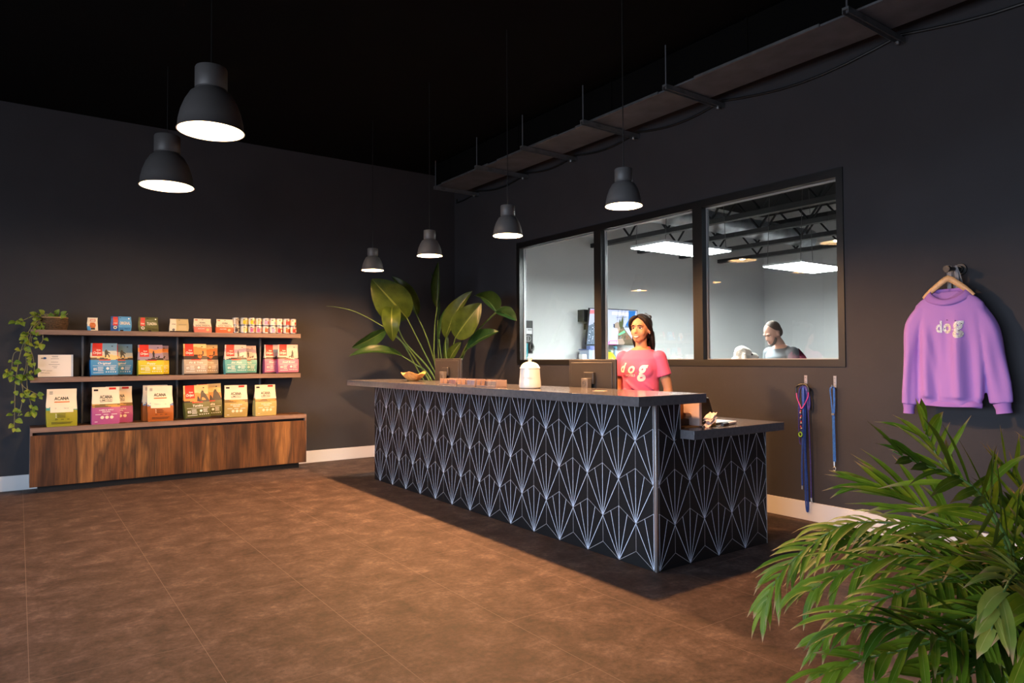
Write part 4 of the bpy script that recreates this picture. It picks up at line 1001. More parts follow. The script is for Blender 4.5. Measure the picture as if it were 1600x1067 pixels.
def sleeve(P, R, R2):
    Q = catmull(P, 9); k = len(Q); n = 40; vs = []
    for i in range(k):
        t = i/(k-1)*(len(R)-1); j = min(int(t), len(R)-2); f = t-j; a_ = R[j]+(R[j+1]-R[j])*f; c_ = R2[j]+(R2[j+1]-R2[j])*f
        tg = (Q[min(i+1, k-1)]-Q[max(i-1, 0)]).normalized(); u = Vector((0, 1, 0)); u = (u-tg*u.dot(tg)).normalized(); w = tg.cross(u)
        for q in range(n):
            an = 2*PI*q/n; fo = 1+.13*smoothstep(.1, .6, i/k)*math.sin(3*an+1.1+P[0][1]*5+.9*math.sin(i*.13))+.05*math.sin(5*an+i*.10)
            vs.append(Q[i]+u*(a_*fo*math.cos(an))+w*(c_*fo*math.sin(an)))
    b.add(vs, [(i*n+q, i*n+(q+1) % n, (i+1)*n+(q+1) % n, (i+1)*n+q) for i in range(k-1) for q in range(n)]+[tuple(range(n-1, -1, -1)), tuple((k-1)*n+q for q in range(n))])
SL = [(5.065, 2.165, 1.638), (5.06, 2.235, 1.53), (5.055, 2.255, 1.35), (5.05, 2.268, 1.15), (5.05, 2.275, .99)]
SR = [(5.072, 1.875, 1.632), (5.085, 1.80, 1.50), (5.095, 1.775, 1.32), (5.10, 1.75, 1.14), (5.10, 1.735, 1.02)]
sleeve(SL, [.06, .062, .05, .048, .046], [.045, .055, .05, .046, .04]); sleeve(SR, [.065, .062, .062, .066, .060], [.045, .05, .05, .05, .044])
SWM = remeshed(b, .0075, None, None, None, 2); swo = SWM.build('body', LAV, sw, smooth=180)
sbvh = BVHTree.FromPolygons([Vector(v) for v in SWM.v], SWM.f)
b = MB()
b.tube([SL[-1], (5.05, 2.277, .955), (5.05, 2.278, .925)], [.040, .034, .036], 18, ry=[.036, .030, .032], side=(0, 1, 0)); b.build('cuff', LAV2, sw)
b = MB(); b.tube([SR[-1], (5.10, 1.727, .985), (5.10, 1.722, .955)], [.052, .044, .046], 18, ry=[.038, .032, .034], side=(0, 1, 0)); b.build('cuff', LAV2, sw)
b = MB(); vs = []
for i in range(49):
    a = 2*PI*i/48; fr = (1-math.cos(a))/2; sa = math.sin(a)       # 0 back .. 1 front
    for q in range(4):
        t = q/3
        yi, yo = .098+.006*math.sin(PI*fr), .132+.01*math.sin(PI*fr)
        zi, zo = 1.776-.074*fr**2.2, 1.748-.088*fr**1.8
        xi, xo = 5.092-.072*fr, 5.108-.100*fr
        bul = .006*math.sin(PI*t)
        vs.append((xi+(xo-xi)*t-bul*fr, 2.02+(yi+(yo-yi)*t)*sa, zi+(zo-zi)*t))
b.add(vs, [(i*4+q, (i+1)*4+q, (i+1)*4+q+1, i*4+q+1) for i in range(48) for q in range(3)])
o = b.build('collar', LAV2, sw, smooth=180); md = o.modifiers.new('thick', 'SOLIDIFY'); md.thickness = .007; md.offset = 0
b = MB(); hem = []
for i in range(61):
    a = 2*PI*i/60; hem.append((5.064+.0435*math.sin(a)*(1 if math.sin(a) < 0 else .8)-.004*math.sin(a*7), 2.028+.192*math.cos(a), 1.008-.003*math.sin(a*3)))
b.tube(hem, .024, 8, ry=.006, cap=False, side=(0, 0, 1)); b.build('hem', LAV2, sw)
b = MB(); SIL = M('silver_sequin_print', (.50, .50, .50), .45, .2, noise=(160, .4))
def onsw(a, c):
    h = sbvh.ray_cast(Vector((4.6, 2.004-a, c)), Vector((1, 0, 0)))[0]
    return ((h.x if h else 5.01)-.003, 2.004-a, c)
put_text(b, 'd', lambda a, c: onsw(a-.055, 1.52+c), 0, 0, .075, 0, .036, fine=.012, bold=.05); put_text(b, '.', lambda a, c: onsw(a-.030, 1.522+c), 0, 0, .06, 0, .008, fine=.012)
put_text(b, 'o', lambda a, c: onsw(a-.005, 1.528+c), 0, -.006, .088, 0, .050, fine=.012, bold=.06); put_text(b, '.', lambda a, c: onsw(a+.03, 1.522+c), 0, 0, .06, 0, .008, fine=.012)
put_text(b, 'g', lambda a, c: onsw(a+.062, 1.535+c), 0, -.002, .105, 0, .062, fine=.012, bold=.06)
b.build('lettering', SIL, sw)
b = MB()
for a, c in ((-.005, 1.562), (-.022, 1.505), (.048, 1.555), (.082, 1.535), (.07, 1.488)):
    p = onsw(a, c); b.ell((p[0]-.002, p[1], p[2]), (.002, .0035, .003), 8, 6)
b.build('rhinestone', BLACKP, sw)

# ------------------------------------------------------------------ bird of paradise behind the counter
bp = thing('bird_of_paradise_plant', (4.62, 7.62, 0), 'tall bird of paradise plant with broad leaves behind the far end of the counter', 'plant')
b = MB(); b.lathe([(.001, .0), (.15, .0), (.19, .36), (.195, .38), (.175, .38), (.165, .33), (.001, .33)], 36, c=(4.62, 7.62, 0)); b.build('pot', M('dark_pot', (.03, .03, .032), .5), bp)
b = MB(); b.lathe([(.001, .332), (.164, .332), (.164, .336), (.001, .345)], 24, c=(4.62, 7.62, 0)); b.build('soil', M('potting_soil', (.02, .013, .008), .9), bp)
RB = Vector((4.62, 7.62, .34)); CAMD = -FW
def bop_leaf(stem, base, tip, width, nrm, sag=.06, fold=.35, mat=BOP, shape=.5, tipw=1., wave=.04, r=.011):
    """stem: list of (px, py, depth); base/tip the same"""
    pts = [RB+Vector((random.uniform(-.04, .04), random.uniform(-.04, .04), 0))]+[at(*q) for q in stem]+[at(*base)]
    s_ = MB(); Q = catmull(pts, 8); s_.tube(Q, [r*1.25-(r*.75)*i/len(Q) for i in range(len(Q))], 8); st = s_.build('stalk', STEMG, bp)
    l_ = MB(); B_, T_ = at(*base), at(*tip); blade(l_, B_, T_, width, nrm, sag, fold, 22, 6, shape, tipw=tipw, wave=wave); l_.build('leaf', mat, bp, smooth=180)
toC = Vector((-.55, -.82, .15))
bop_leaf([(688, 600, 9.0), (668, 560, 8.9)], (636, 497, 8.75), (581, 436, 8.5), .235, (-.6, -.75, .25), .05, .18, BOP, .8)
bop_leaf([(690, 600, 9.1), (668, 530, 9.05)], (651, 492, 9.0), (612, 432, 8.9), .12, (.2, -.9, -.2), .12, .75, BOP, .85)
bop_leaf([(676, 585, 8.9), (630, 530, 8.7)], (613, 478, 8.65), (614, 533, 8.5), .125, (-.5, -.8, .5), .30, .35, BOP, .85)
bop_leaf([(672, 590, 8.9), (650, 570, 8.75)], (628, 556, 8.7), (545, 557, 8.55), .085, (-.35, -.55, .75), .13, .45, BOPD, .85)
bop_leaf([(668, 590, 8.9), (634, 540, 8.75)], (603, 515, 8.7), (550, 543, 8.6), .10, (-.4, -.5, -.5), .06, .35, BOPD, .85)
bop_leaf([(682, 580, 9.1), (679, 520, 9.1)], (683, 480, 9.1), (685, 409, 9.0), .11, (-.85, -.4, .05), -.04, .95, BOP, .85)
bop_leaf([(690, 590, 9.2), (684, 530, 9.2)], (684, 500, 9.2), (673, 425, 9.15), .055, (.5, -.8, 0), .03, .7, BOPD, .85)
bop_leaf([(702, 590, 8.9), (696, 545, 8.8)], (697, 528, 8.7), (738, 455, 8.45), .135, (-.9, -.35, .15), .10, .55, BOP, .85)
bop_leaf([(705, 590, 8.8), (708, 545, 8.6)], (712, 527, 8.45), (752, 474, 8.25), .175, (-.6, -.75, .2), .05, .28, BOP, .85)
bop_leaf([(712, 590, 8.9), (735, 530, 8.6)], (776, 488, 8.45), (742, 462, 8.6), .150, (-.1, -.8, .6), .16, .5, BOP, .8)
bop_leaf([(714, 590, 8.9), (738, 528, 8.6)], (776, 486, 8.42), (807, 501, 8.3), .10, (-.5, -.6, .7), .10, .45, BOPD, .85)
bop_leaf([(712, 600, 8.9), (716, 565, 8.7)], (730, 546, 8.55), (779, 518, 8.3), .125, (-.45, -.65, .7), .07, .45, BOPD, .85)
bop_leaf([(702, 600, 8.8)], (702, 562, 8.6), (721, 534, 8.5), .075, (-.7, -.65, .25), .08, .5, BOP, .85)
bop_leaf([(698, 600, 9.0), (690, 560, 9.0)], (686, 530, 8.95), (696, 482, 8.9), .05, (-.9, -.4, .1), .03, .9, BOPD, .85)
bop_leaf([(700, 600, 9.1), (696, 580, 9.1)], (694, 560, 9.05), (698, 520, 9.0), .045, (-.2, -1, 0), .02, .6, BOP, .85)
s_ = MB(); s_.tube(catmull([RB, at(660, 590, 8.9), at(625, 530, 8.75), at(590, 505, 8.7), at(555, 487, 8.6), at(528, 480, 8.5), at(510, 478, 8.4)], 8), [.010-.0085*i/48 for i in range(49)], 8); s_.build('stalk', STEMG, bp)

# ------------------------------------------------------------------ palm in the right foreground
pc = at(1585, 1067, 2.0); PB = Vector((pc.x, pc.y, 0))
pl = thing('potted_palm', PB, 'bushy green palm with arching fronds filling the lower right foreground', 'plant')
b = MB(); b.lathe([(.001, 0), (.13, 0), (.165, .27), (.17, .29), (.15, .29), (.145, .25), (.001, .25)], 36, c=PB); b.build('pot', M('charcoal_pot', (.035, .035, .037), .5), pl)
b = MB(); b.lathe([(.001, .251), (.144, .251), (.144, .254), (.001, .262)], 24, c=PB); b.build('soil', MATS['potting_soil'], pl)
rp = random.Random(11)
def frond(path, L, mat=PALM, n=24, t0=.25, droop=.45, wid=.0155, up=(0, 0, 1), spread=1.05, stem=True, both=True, r=.0055, yel=0):
    root = PB+Vector((rp.uniform(-.07, .07), rp.uniform(-.07, .07), .258))
    pts = ([root] if stem else [])+[at(*q) for q in path]
    Q = catmull(pts, 8); k = len(Q)
    s_ = MB(); s_.tube(Q, [r*(1-.75*i/k) for i in range(k)], 7)
    fr = s_.build('frond_stem', STEMG, pl)
    lf = MB()
    up = Vector(up)
    cum = [0]
    for i in range(1, k): cum.append(cum[-1]+(Q[i]-Q[i-1]).length)
    for i in range(n):
        for sgn in ((-1, 1) if both else (1,)):
            t = t0+(1-t0)*(i+.25*sgn+.2)/n; t = min(.995, max(t0, t)); ln = t*cum[-1]
            j = max(1, next((q for q in range(k) if cum[q] >= ln), k-1)); f = (ln-cum[j-1])/max(1e-6, cum[j]-cum[j-1])
            p = Q[j-1].lerp(Q[j], f); tg = (Q[j]-Q[j-1]).normalized()
            sd = tg.cross(up); sd = sd.normalized() if sd.length > .05 else tg.orthogonal().normalized()
            un = sd.cross(tg).normalized()
            u = (t-t0)/(1-t0)
            ang = spread*(1-.62*u)
            d = tg*math.cos(ang)+sd*sgn*math.sin(ang)+un*rp.uniform(.02, .28)
            d = (d+Vector((rp.gauss(0, .15), rp.gauss(0, .15), rp.gauss(-.03, .13)))).normalized()
            ll = L*(.62+.42*math.sin(PI*min(1, u*.9+.16)))*rp.uniform(.8, 1.35); w = wid*.82*rp.uniform(.55, 1.25)
            mi = 1 if rp.random() < yel else 0
            N = 6; vs = []; uv = []; c = p.copy(); dd = d.copy()
            dr = droop*rp.uniform(.5, 2.3); tw = rp.gauss(0, .10)
            for q in range(N+1):
                tt = q/N; wq = w*(.30+.70*math.sin(PI*min(1, tt*.80+.18)))*(1 if tt < .7 else (1-tt)/.3*.96+.04)
                s2 = dd.cross(un); s2 = s2.normalized() if s2.length > .05 else sd
                u2 = s2.cross(dd).normalized()
                vs += [c+s2*wq+u2*wq*.35, c.copy(), c-s2*wq+u2*wq*.35]; uv += [(tt, 0), (tt, .5), (tt, 1)]
                c = c+dd*(ll/N); dd = (dd+Vector((0, 0, -1))*(dr/N)+sd*(tw/N*sgn)).normalized()
            lf.add(vs, [(q*3+e, q*3+e+1, q*3+e+4, q*3+e+3) for q in range(N) for e in (0, 1)], mi, uv)
    lf.build('leaflets', [mat, PALM2], fr, smooth=180)
    return fr
# upper fronds
frond([(1579, 888, 2.0), (1537, 788, 2.0), (1516, 762, 2.05), (1478, 733, 2.1), (1453, 690, 2.15), (1441, 660, 2.2)], .20, PALM, 17, .40, .30, .0125, up=(-.5, -.7, .5), spread=1.0, yel=.2)
frond([(1590, 900, 1.9), (1562, 820, 1.85), (1530, 770, 1.8), (1490, 742, 1.8), (1440, 725, 1.8), (1395, 705, 1.8)], .17, PALM3, 13, .42, .35, .0135, up=(-.4, -.7, .6), yel=.1)
frond([(1620, 880, 2.0), (1612, 800, 2.0), (1600, 770, 2.05), (1585, 745, 2.1), (1566, 722, 2.1)], .17, PALM, 12, .50, -.25, .0125, up=(-.3, -.8, .5), spread=1.1, yel=.05)
frond([(1558, 871, 2.1), (1508, 838, 2.2), (1445, 795, 2.3), (1395, 768, 2.35), (1345, 758, 2.4)], .24, PALM, 18, .32, .35, .0145, up=(-.5, -.6, .7), spread=.75, yel=.12)
# long left fronds
frond([(1537, 871, 2.1), (1470, 828, 2.2), (1395, 817, 2.3), (1319, 821, 2.35), (1256, 860, 2.4), (1214, 905, 2.4), (1193, 955, 2.4)], .185, PALM, 30, .28, .75, .0125, up=(-.2, -.3, 1), yel=.16)
frond([(1530, 890, 2.2), (1460, 850, 2.35), (1390, 838, 2.5), (1320, 850, 2.6), (1262, 880, 2.65)], .22, PALM2, 20, .30, .5, .013, up=(-.2, -.3, 1), yel=.5)
frond([(1540, 900, 2.0), (1470, 872, 2.05), (1400, 870, 2.1), (1330, 890, 2.1), (1262, 925, 2.1)], .19, PALM, 24, .25, .8, .013, up=(-.2, -.3, 1), yel=.15)
frond([(1545, 920, 2.0), (1478, 905, 1.95), (1403, 928, 1.9), (1336, 953, 1.9), (1298, 985, 1.9), (1276, 1015, 1.9)], .17, PALM, 22, .25, .7, .0125, up=(-.1, -.3, 1), yel=.05)
frond([(1550, 930, 2.1), (1480, 880, 2.2), (1410, 850, 2.3), (1340, 842, 2.35), (1290, 850, 2.4)], .20, PALM3, 20, .25, .6, .013, up=(-.3, -.4, .9))
# lower fronds nearer the viewer
frond([(1560, 960, 1.8), (1500, 985, 1.7), (1430, 1010, 1.65), (1350, 1030, 1.62), (1280, 1055, 1.6)], .17, PALM, 18, .22, .6, .014, up=(-.1, -.4, 1), yel=.05)
frond([(1560, 1000, 1.8), (1500, 1005, 1.7), (1430, 985, 1.65), (1360, 975, 1.65), (1310, 990, 1.65)], .16, PALM3, 18, .22, .7, .013, up=(-.1, -.4, 1))
frond([(1570, 1010, 1.75), (1520, 1030, 1.65), (1460, 1055, 1.6), (1390, 1090, 1.55)], .17, PALM, 14, .22, .6, .015, up=(-.1, -.4, 1))
frond([(1590, 1000, 1.8), (1560, 1010, 1.7), (1510, 1060, 1.6), (1480, 1110, 1.6)], .17, PALM3, 14, .2, .4, .015, up=(-.1, -.5, 1))
frond([(1610, 960, 1.9), (1596, 900, 1.7), (1580, 905, 1.55), (1560, 945, 1.48), (1545, 1000, 1.46)], .15, PALM2, 13, .42, .5, .0165, up=(-.3, -.5, .8), spread=.9, yel=.3)
frond([(1640, 980, 1.9), (1650, 920, 1.75), (1630, 930, 1.6), (1610, 980, 1.5), (1600, 1040, 1.48)], .16, PALM, 13, .35, .5, .016, up=(-.3, -.5, .8))
# right and inner filling fronds
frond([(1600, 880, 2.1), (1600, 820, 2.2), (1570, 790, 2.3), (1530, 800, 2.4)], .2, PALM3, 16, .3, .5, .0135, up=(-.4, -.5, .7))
frond([(1640, 880, 2.1), (1650, 800, 2.15), (1640, 740, 2.2), (1625, 700, 2.25)], .17, PALM, 14, .35, .1, .0125, up=(-.3, -.8, .5))
frond([(1660, 930, 2.0), (1690, 870, 2.0), (1700, 850, 2.0), (1720, 860, 2.0)], .2, PALM, 14, .3, .6, .013)
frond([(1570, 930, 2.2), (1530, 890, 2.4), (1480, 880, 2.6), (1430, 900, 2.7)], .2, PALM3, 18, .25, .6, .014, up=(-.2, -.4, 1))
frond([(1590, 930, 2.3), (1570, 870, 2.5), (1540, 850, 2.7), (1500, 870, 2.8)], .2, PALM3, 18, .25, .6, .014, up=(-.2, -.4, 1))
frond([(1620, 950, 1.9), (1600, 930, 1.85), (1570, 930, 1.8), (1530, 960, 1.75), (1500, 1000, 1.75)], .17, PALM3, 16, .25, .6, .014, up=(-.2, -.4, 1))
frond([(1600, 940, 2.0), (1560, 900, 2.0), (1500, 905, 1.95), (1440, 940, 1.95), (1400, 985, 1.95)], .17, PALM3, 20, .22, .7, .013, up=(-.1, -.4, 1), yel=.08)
for px, py, dd in ((1560, 905, 2.05), (1600, 890, 2.0), (1535, 930, 2.1), (1625, 930, 1.95)):
    b = MB(); e = at(px, py, dd); b.tube(catmull([PB+Vector((rp.uniform(-.06, .06), rp.uniform(-.06, .06), .256)), (PB+Vector((0, 0, .3))).lerp(e, .5)+Vector((.01, 0, .03)), e], 6), [.014, .013, .012, .011, .010, .009, .008, .007, .006, .005, .005, .004, .004], 10); b.build('cane', M('palm_cane', (.20, .22, .07), .5, noise=(30, .3)), pl)
# ------------------------------------------------------------------ people
SKIN = M('skin_warm', (.50, .245, .135), .5, spec=.35, noise=(12, .05)); SKIN2 = M('skin_fair', (.58, .34, .26), .5, spec=.35, noise=(12, .05))
HAIRD = M('dark_brown_hair', (.010, .006, .005), .6, spec=.2, bump=(160, .25)); EYEW = M('eye_white', (.75, .72, .68), .3); IRIS = M('dark_iris', (.012, .007, .005), .2); LIPS = M('lips', (.42, .115, .095), .4); TEETH = M('teeth', (.82, .78, .70), .3)
class Figure:
    def __init__(s, name, pos, rz, label, H=1.66, lean=0., nod=0., female=True):
        s.t = thing(name, pos, label, 'person'); s.pos = Vector(pos); s.R = Matrix.Rotation(rz, 3, 'Z'); s.k = H/1.66; s.lean, s.nod = lean, nod
        s.female = female
    def bend(s, p):
        p = Vector(p)
        if s.nod and p.z > 1.40:           # head about the neck base
            pv = Vector((0, .0, 1.40)); w = smoothstep(1.40, 1.46, p.z); p = pv+Matrix.Rotation(s.nod*w, 3, 'X') @ (p-pv)
        if s.lean and p.z > .9:
            pv = Vector((0, .0, .9)); w = smoothstep(.9, 1.15, p.z); p = pv+Matrix.Rotation(s.lean*w, 3, 'X') @ (p-pv)
        return p
    def W(s, p): return s.R @ (s.bend(p)*s.k)+s.pos
    def warp(s, mb): mb.v = [tuple(s.W(p)) for p in mb.v]; return mb
    def loft(s, rows, n=28, mb=None):
        mb = mb or MB(); vs = []; k = len(rows)
        for z_, cx, cy, rx, ry in rows:
            for i in range(n):
                a = 2*PI*i/n; vs.append((cx+rx*math.cos(a), cy+ry*math.sin(a), z_))
        mb.add(vs, [(j*n+i, j*n+(i+1) % n, (j+1)*n+(i+1) % n, (j+1)*n+i) for j in range(k-1) for i in range(n)]+[tuple(range(n-1, -1, -1)), tuple((k-1)*n+i for i in range(n))])
        return mb
    def dense(s, rows, m=5):
        out = []
        for a, c in zip(rows[:-1], rows[1:]):
            for q in range(m): out.append(tuple(a[e]+(c[e]-a[e])*q/m for e in range(5)))
        out.append(rows[-1]); return out
    def body(s, skin, arms, male=False):
        mb = MB(); f = 1.12 if male else 1
        s.loft(s.dense([(.80, 0, .0, .15, .10), (.88, 0, .01, .168, .118), (.96, 0, .008, .158*f, .11), (1.04, 0, 0, .128*f*f, .092*f), (1.14, 0, -.004, .138*f, .10*f), (1.23, 0, -.008, .152*f, .112*f), (1.31, 0, 0, .155*f, .098*f), (1.36, 0, .006, .125*f, .075), (1.40, 0, .012, .065, .055)], 4), mb=mb)
        if not male:
            for sx in (-1, 1): mb.ell((sx*.058, -.062, 1.225), (.060, .042, .066), 20, 14)
        mb.tube([(0, .020, 1.36), (0, .012, 1.43), (0, .004, 1.50)], [.050*f, .046*f, .048*f], 20)
        # head
        mb.ell((0, .014, 1.572), (.0735, .091, .092), 32, 24); mb.ell((0, -.022, 1.515), (.058, .066, .072), 28, 20); mb.ell((0, -.050, 1.464), (.034 if not male else .04, .032, .024), 20, 14)
        mb.ell((0, -.030, 1.478), (.050, .045, .030), 20, 14)
        mb.tube([(0, -.074, 1.556), (0, -.086, 1.537), (0, -.0955, 1.522), (0, -.092, 1.514)], [.0075, .0088, .0108, .0085], 12)
        for sx in (-1, 1):
            mb.ell((sx*.0095, -.084, 1.518), (.0078, .009, .0068), 12, 8)
            mb.ell((sx*.034, -.048, 1.520), (.027, .029, .030), 18, 14)          # cheeks
            mb.tube([(sx*.008, -.080, 1.573), (sx*.030, -.0775, 1.579), (sx*.050, -.062, 1.573)], .008, 10)   # brow ridge
            mb.ell((sx*.074, .012, 1.537), (.010, .017, .028), 14, 10)
        mb.tube([(-.024, -.076, 1.490), (0, -.0865, 1.487), (.024, -.076, 1.490)], [.005, .009, .005], 10); mb.tube([(-.02, -.074, 1.479), (0, -.083, 1.475), (.02, -.074, 1.479)], [.005, .009, .005], 10)
        # arms and hands
        for sx, (el, wr) in zip((-1, 1), arms):
            sh = Vector((sx*.158*f, .004, 1.318)); el, wr = Vector(el), Vector(wr)
            mb.tube(catmull([sh, sh.lerp(el, .35), el, el.lerp(wr, .35), wr], 5), [.043*f]*3+[.043*f, .043*f, .044*f, .043*f, .042, .040, .038, .036, .037, .037, .036, .035, .033, .031, .029, .027, .025, .023], 16, ry=None)
            d = (wr-el).normalized(); pc_ = wr+d*.045; side = d.cross(Vector((sx, 0, 0))).normalized()
            fwd = Vector((0, -1, 0)); fwd = (fwd-d*fwd.dot(d)).normalized()
            mb.tube([wr-d*.01, wr+d*.02, wr+d*.06, wr+d*.085], [.020, .030, .037, .034], 14, ry=[.016, .016, .016, .012], side=fwd)
            for q, (o, l) in enumerate(((-.027, .066), (-.009, .076), (.009, .071), (.027, .056))):
                r0 = wr+d*.075-fwd*o; inw = Vector((-sx, 0, 0))
                mb.tube([r0, r0+d*l*.45+inw*.004, r0+d*l*.78+inw*.014, r0+d*l+inw*.026], [.0088, .0084, .0078, .0062], 10)
            r0 = wr+d*.028+fwd*.028; mb.tube([r0, r0+d*.028+fwd*.018, r0+d*.058+fwd*.022], [.012, .0105, .008], 10)
        # legs and feet
        for sx in (-1, 1):
            mb.tube([(sx*.085, .005, .88), (sx*.09, 0, .68), (sx*.092, -.004, .47), (sx*.093, .010, .34), (sx*.094, .018, .20), (sx*.094, .02, .08)], [.088, .078, .055, .055, .045, .038], 20)
            mb.tube([(sx*.094, .045, .045), (sx*.096, -.02, .05), (sx*.10, -.10, .035), (sx*.102, -.155, .025)], [.036, .040, .038, .022], 14, ry=[.036, .036, .026, .018], side=(1, 0, 0))
        m = remeshed(mb, .0055, None, None, None, 6)
        s.loc = m; s.bvh = BVHTree.FromPolygons([Vector(v) for v in m.v], m.f)
        o = MB(); o.v = list(m.v); o.f = m.f; o.m = m.m
        s.warp(o).build('body', skin, s.t, smooth=180)
    def face_y(s, x, z_, bvh=None):
        h = (bvh or s.bvh).ray_cast(Vector((x, -.6, z_)), Vector((0, 1, 0)))[0]; return h.y if h else -.08
    def part(s, name, mb, mat, **k): return s.warp(mb).build(name, mat, s.t, smooth=180, **k)
    def face(s, smile=True, brow=None, closed=False):
        for sx in (-1, 1):
            y_ = s.face_y(sx*.0305, 1.552)
            mb = MB(); mb.ell((sx*.0305, y_+.0025, 1.552), (.0125, .005, .0056 if not closed else .003), 16, 10); eo = s.part('eye', mb, EYEW)
            mb = MB(); mb.ell((sx*.0305-.002, y_-.0022, 1.552), (.0062, .0022, .0060 if not closed else .003), 14, 8); s.warp(mb).build('iris', IRIS, eo, smooth=180)
            mb = MB(); mb.tube([(sx*.017, s.face_y(sx*.017, 1.555)-.001, 1.555), (sx*.0305, y_-.0035, 1.5595), (sx*.046, s.face_y(sx*.046, 1.556)-.001, 1.555)], .0018, 6); s.part('eyelash', mb, HAIRD)
            mb = MB(); mb.tube([(sx*.013, s.face_y(sx*.013, 1.574)-.0005, 1.574), (sx*.030, s.face_y(sx*.03, 1.578)-.0005, 1.578), (sx*.049, s.face_y(sx*.049, 1.571)-.0005, 1.571)], [.0026, .003, .0015], 8, ry=.0022, side=(0, 0, 1)); s.part('eyebrow', mb, brow or HAIRD)
        if smile:
            xs = [-.026+.052*i/12 for i in range(13)]
            top = [(x, 1.4905+.0030*(x/.026)**2) for x in xs]; bot = [(x, 1.4795+.0135*(x/.026)**2) for x in xs]
            mb = MB(); vs = [(x, s.face_y(x, z_)-.0015, z_) for x, z_ in top]+[(x, s.face_y(x, z_)-.0015, z_) for x, z_ in bot]
            mb.add(vs, [(i, i+1, 14+i, 13+i) for i in range(12)]); s.part('teeth', mb, TEETH)
            mb = MB()
            mb.tube([(x, s.face_y(x, z_)-.001, z_+.002) for x, z_ in top], [.0012]+[.0026]*11+[.0012], 8); mb.tube([(x, s.face_y(x, z_)-.001, z_-.002) for x, z_ in bot], [.0012]+[.0032]*11+[.0012], 8); s.part('lips', mb, LIPS)
        else:
            mb = MB(); mb.tube([(x, s.face_y(x, 1.484)-.001, 1.484+.004*(x/.022)**2) for x in [-.022+.044*i/8 for i in range(9)]], [.001]+[.0028]*7+[.001], 8); s.part('lips', mb, LIPS)
    def tee(s, mat, arms, frac=.62, male=False):
        mb = MB(); f = 1.12 if male else 1; e = .013
        s.loft(s.dense([(.84, 0, .006, .178, .132), (.90, 0, .006, .174*(f*.98), .128), (.98, 0, .004, .160*f, .116), (1.05, 0, 0, .148*f, .108*f), (1.14, 0, -.004, .150*f, .116*f), (1.23, 0, -.008, .165*f, .124*f), (1.31, 0, 0, .168*f, .110*f), (1.355, 0, .008, .140*f, .084), (1.385, 0, .014, .092, .066)], 4), mb=mb)
        if not male:
            [mb.ell((sx*.056, -.066, 1.222), (.084, .062, .088), 24, 18) for sx in (-1, 1)]
            mb.loft = None
        for sx, (el, wr) in zip((-1, 1), arms):
            sh = Vector((sx*.158*f, .004, 1.322)); d = Vector(el)-sh
            mb.ell(sh, (.056*f, .058*f, .054*f), 20, 14); mb.tube([sh, sh+d*frac*.33, sh+d*frac*.66, sh+d*frac], [.056*f, .056*f, .056*f, .059*f], 20)
        # cloth folds
        for a, c, r in (((-.10, -.118, 1.15), (.06, -.112, 1.02), .012), ((.02, -.116, 1.16), (.145, -.06, 1.06), .012), ((-.13, -.085, 1.08), (.02, -.115, .96), .012), ((.155, -.02, 1.28), (.10, -.10, 1.18), .012)):
            a, c = Vector(a), Vector(c); mb.tube([a, a.lerp(c, .5)+Vector((0, -.004, 0)), c], [r*.3, r, r*.3], 10)
        m = remeshed(mb, .007, None, None, None, 4)
        s.tbvh = BVHTree.FromPolygons([Vector(v) for v in m.v], m.f)
        o = MB(); o.v = list(m.v); o.f = m.f; o.m = m.m
        return s.warp(o).build('tee_shirt', mat, s.t, smooth=180)
    def trousers(s, mat, shoe):
        mb = MB(); s.loft(s.dense([(.80, 0, .004, .166, .118), (.88, 0, .008, .178, .128), (.95, 0, .006, .168, .122)], 4), mb=mb)
        for sx in (-1, 1): mb.tube([(sx*.087, .005, .86), (sx*.092, 0, .68), (sx*.094, -.004, .47), (sx*.095, .010, .30), (sx*.095, .018, .11)], [.096, .088, .066, .062, .056], 20)
        s.part('trousers', remeshed(mb, .009, None, None, None, 3), mat)
        for sx in (-1, 1):
            mb = MB(); mb.tube([(sx*.094, .06, .046), (sx*.096, -.02, .055), (sx*.10, -.10, .042), (sx*.102, -.175, .030)], [.040, .047, .045, .026], 16, ry=[.045, .050, .036, .026], side=(1, 0, 0)); 
            mb.v = [(p[0], p[1], max(.002, p[2])) for p in mb.v]; s.part('shoe', mb, shoe)

# the receptionist
wp = (4.095, 3.905, 0)
woman = Figure('person', wp, RZ(-71), 'smiling young woman in a pink tee with dark half-up hair, standing behind the counter', H=1.665)
ARMS = [((-.215, .035, 1.075), (-.215, -.045, .855)), ((.215, .035, 1.075), (.215, -.045, .855))]
woman.body(SKIN, ARMS); woman.face(True)
PINK = M('coral_pink_jersey', (.70, .125, .25), .8, spec=.2, noise=(5, .06))
woman.tee(PINK, ARMS, .60); woman.trousers(M('dark_denim', (.02, .028, .05), .8), M('white_trainer', (.6, .6, .58), .5))
mb = MB(); mb.tube([(.069*math.sin(a), .014-.060*math.cos(a), 1.388-.016*math.cos(a)) for a in [2*PI*i/32 for i in range(33)]], .0085, 8, cap=False); woman.part('neckband', mb, M('pink_rib', (.64, .11, .22), .8))
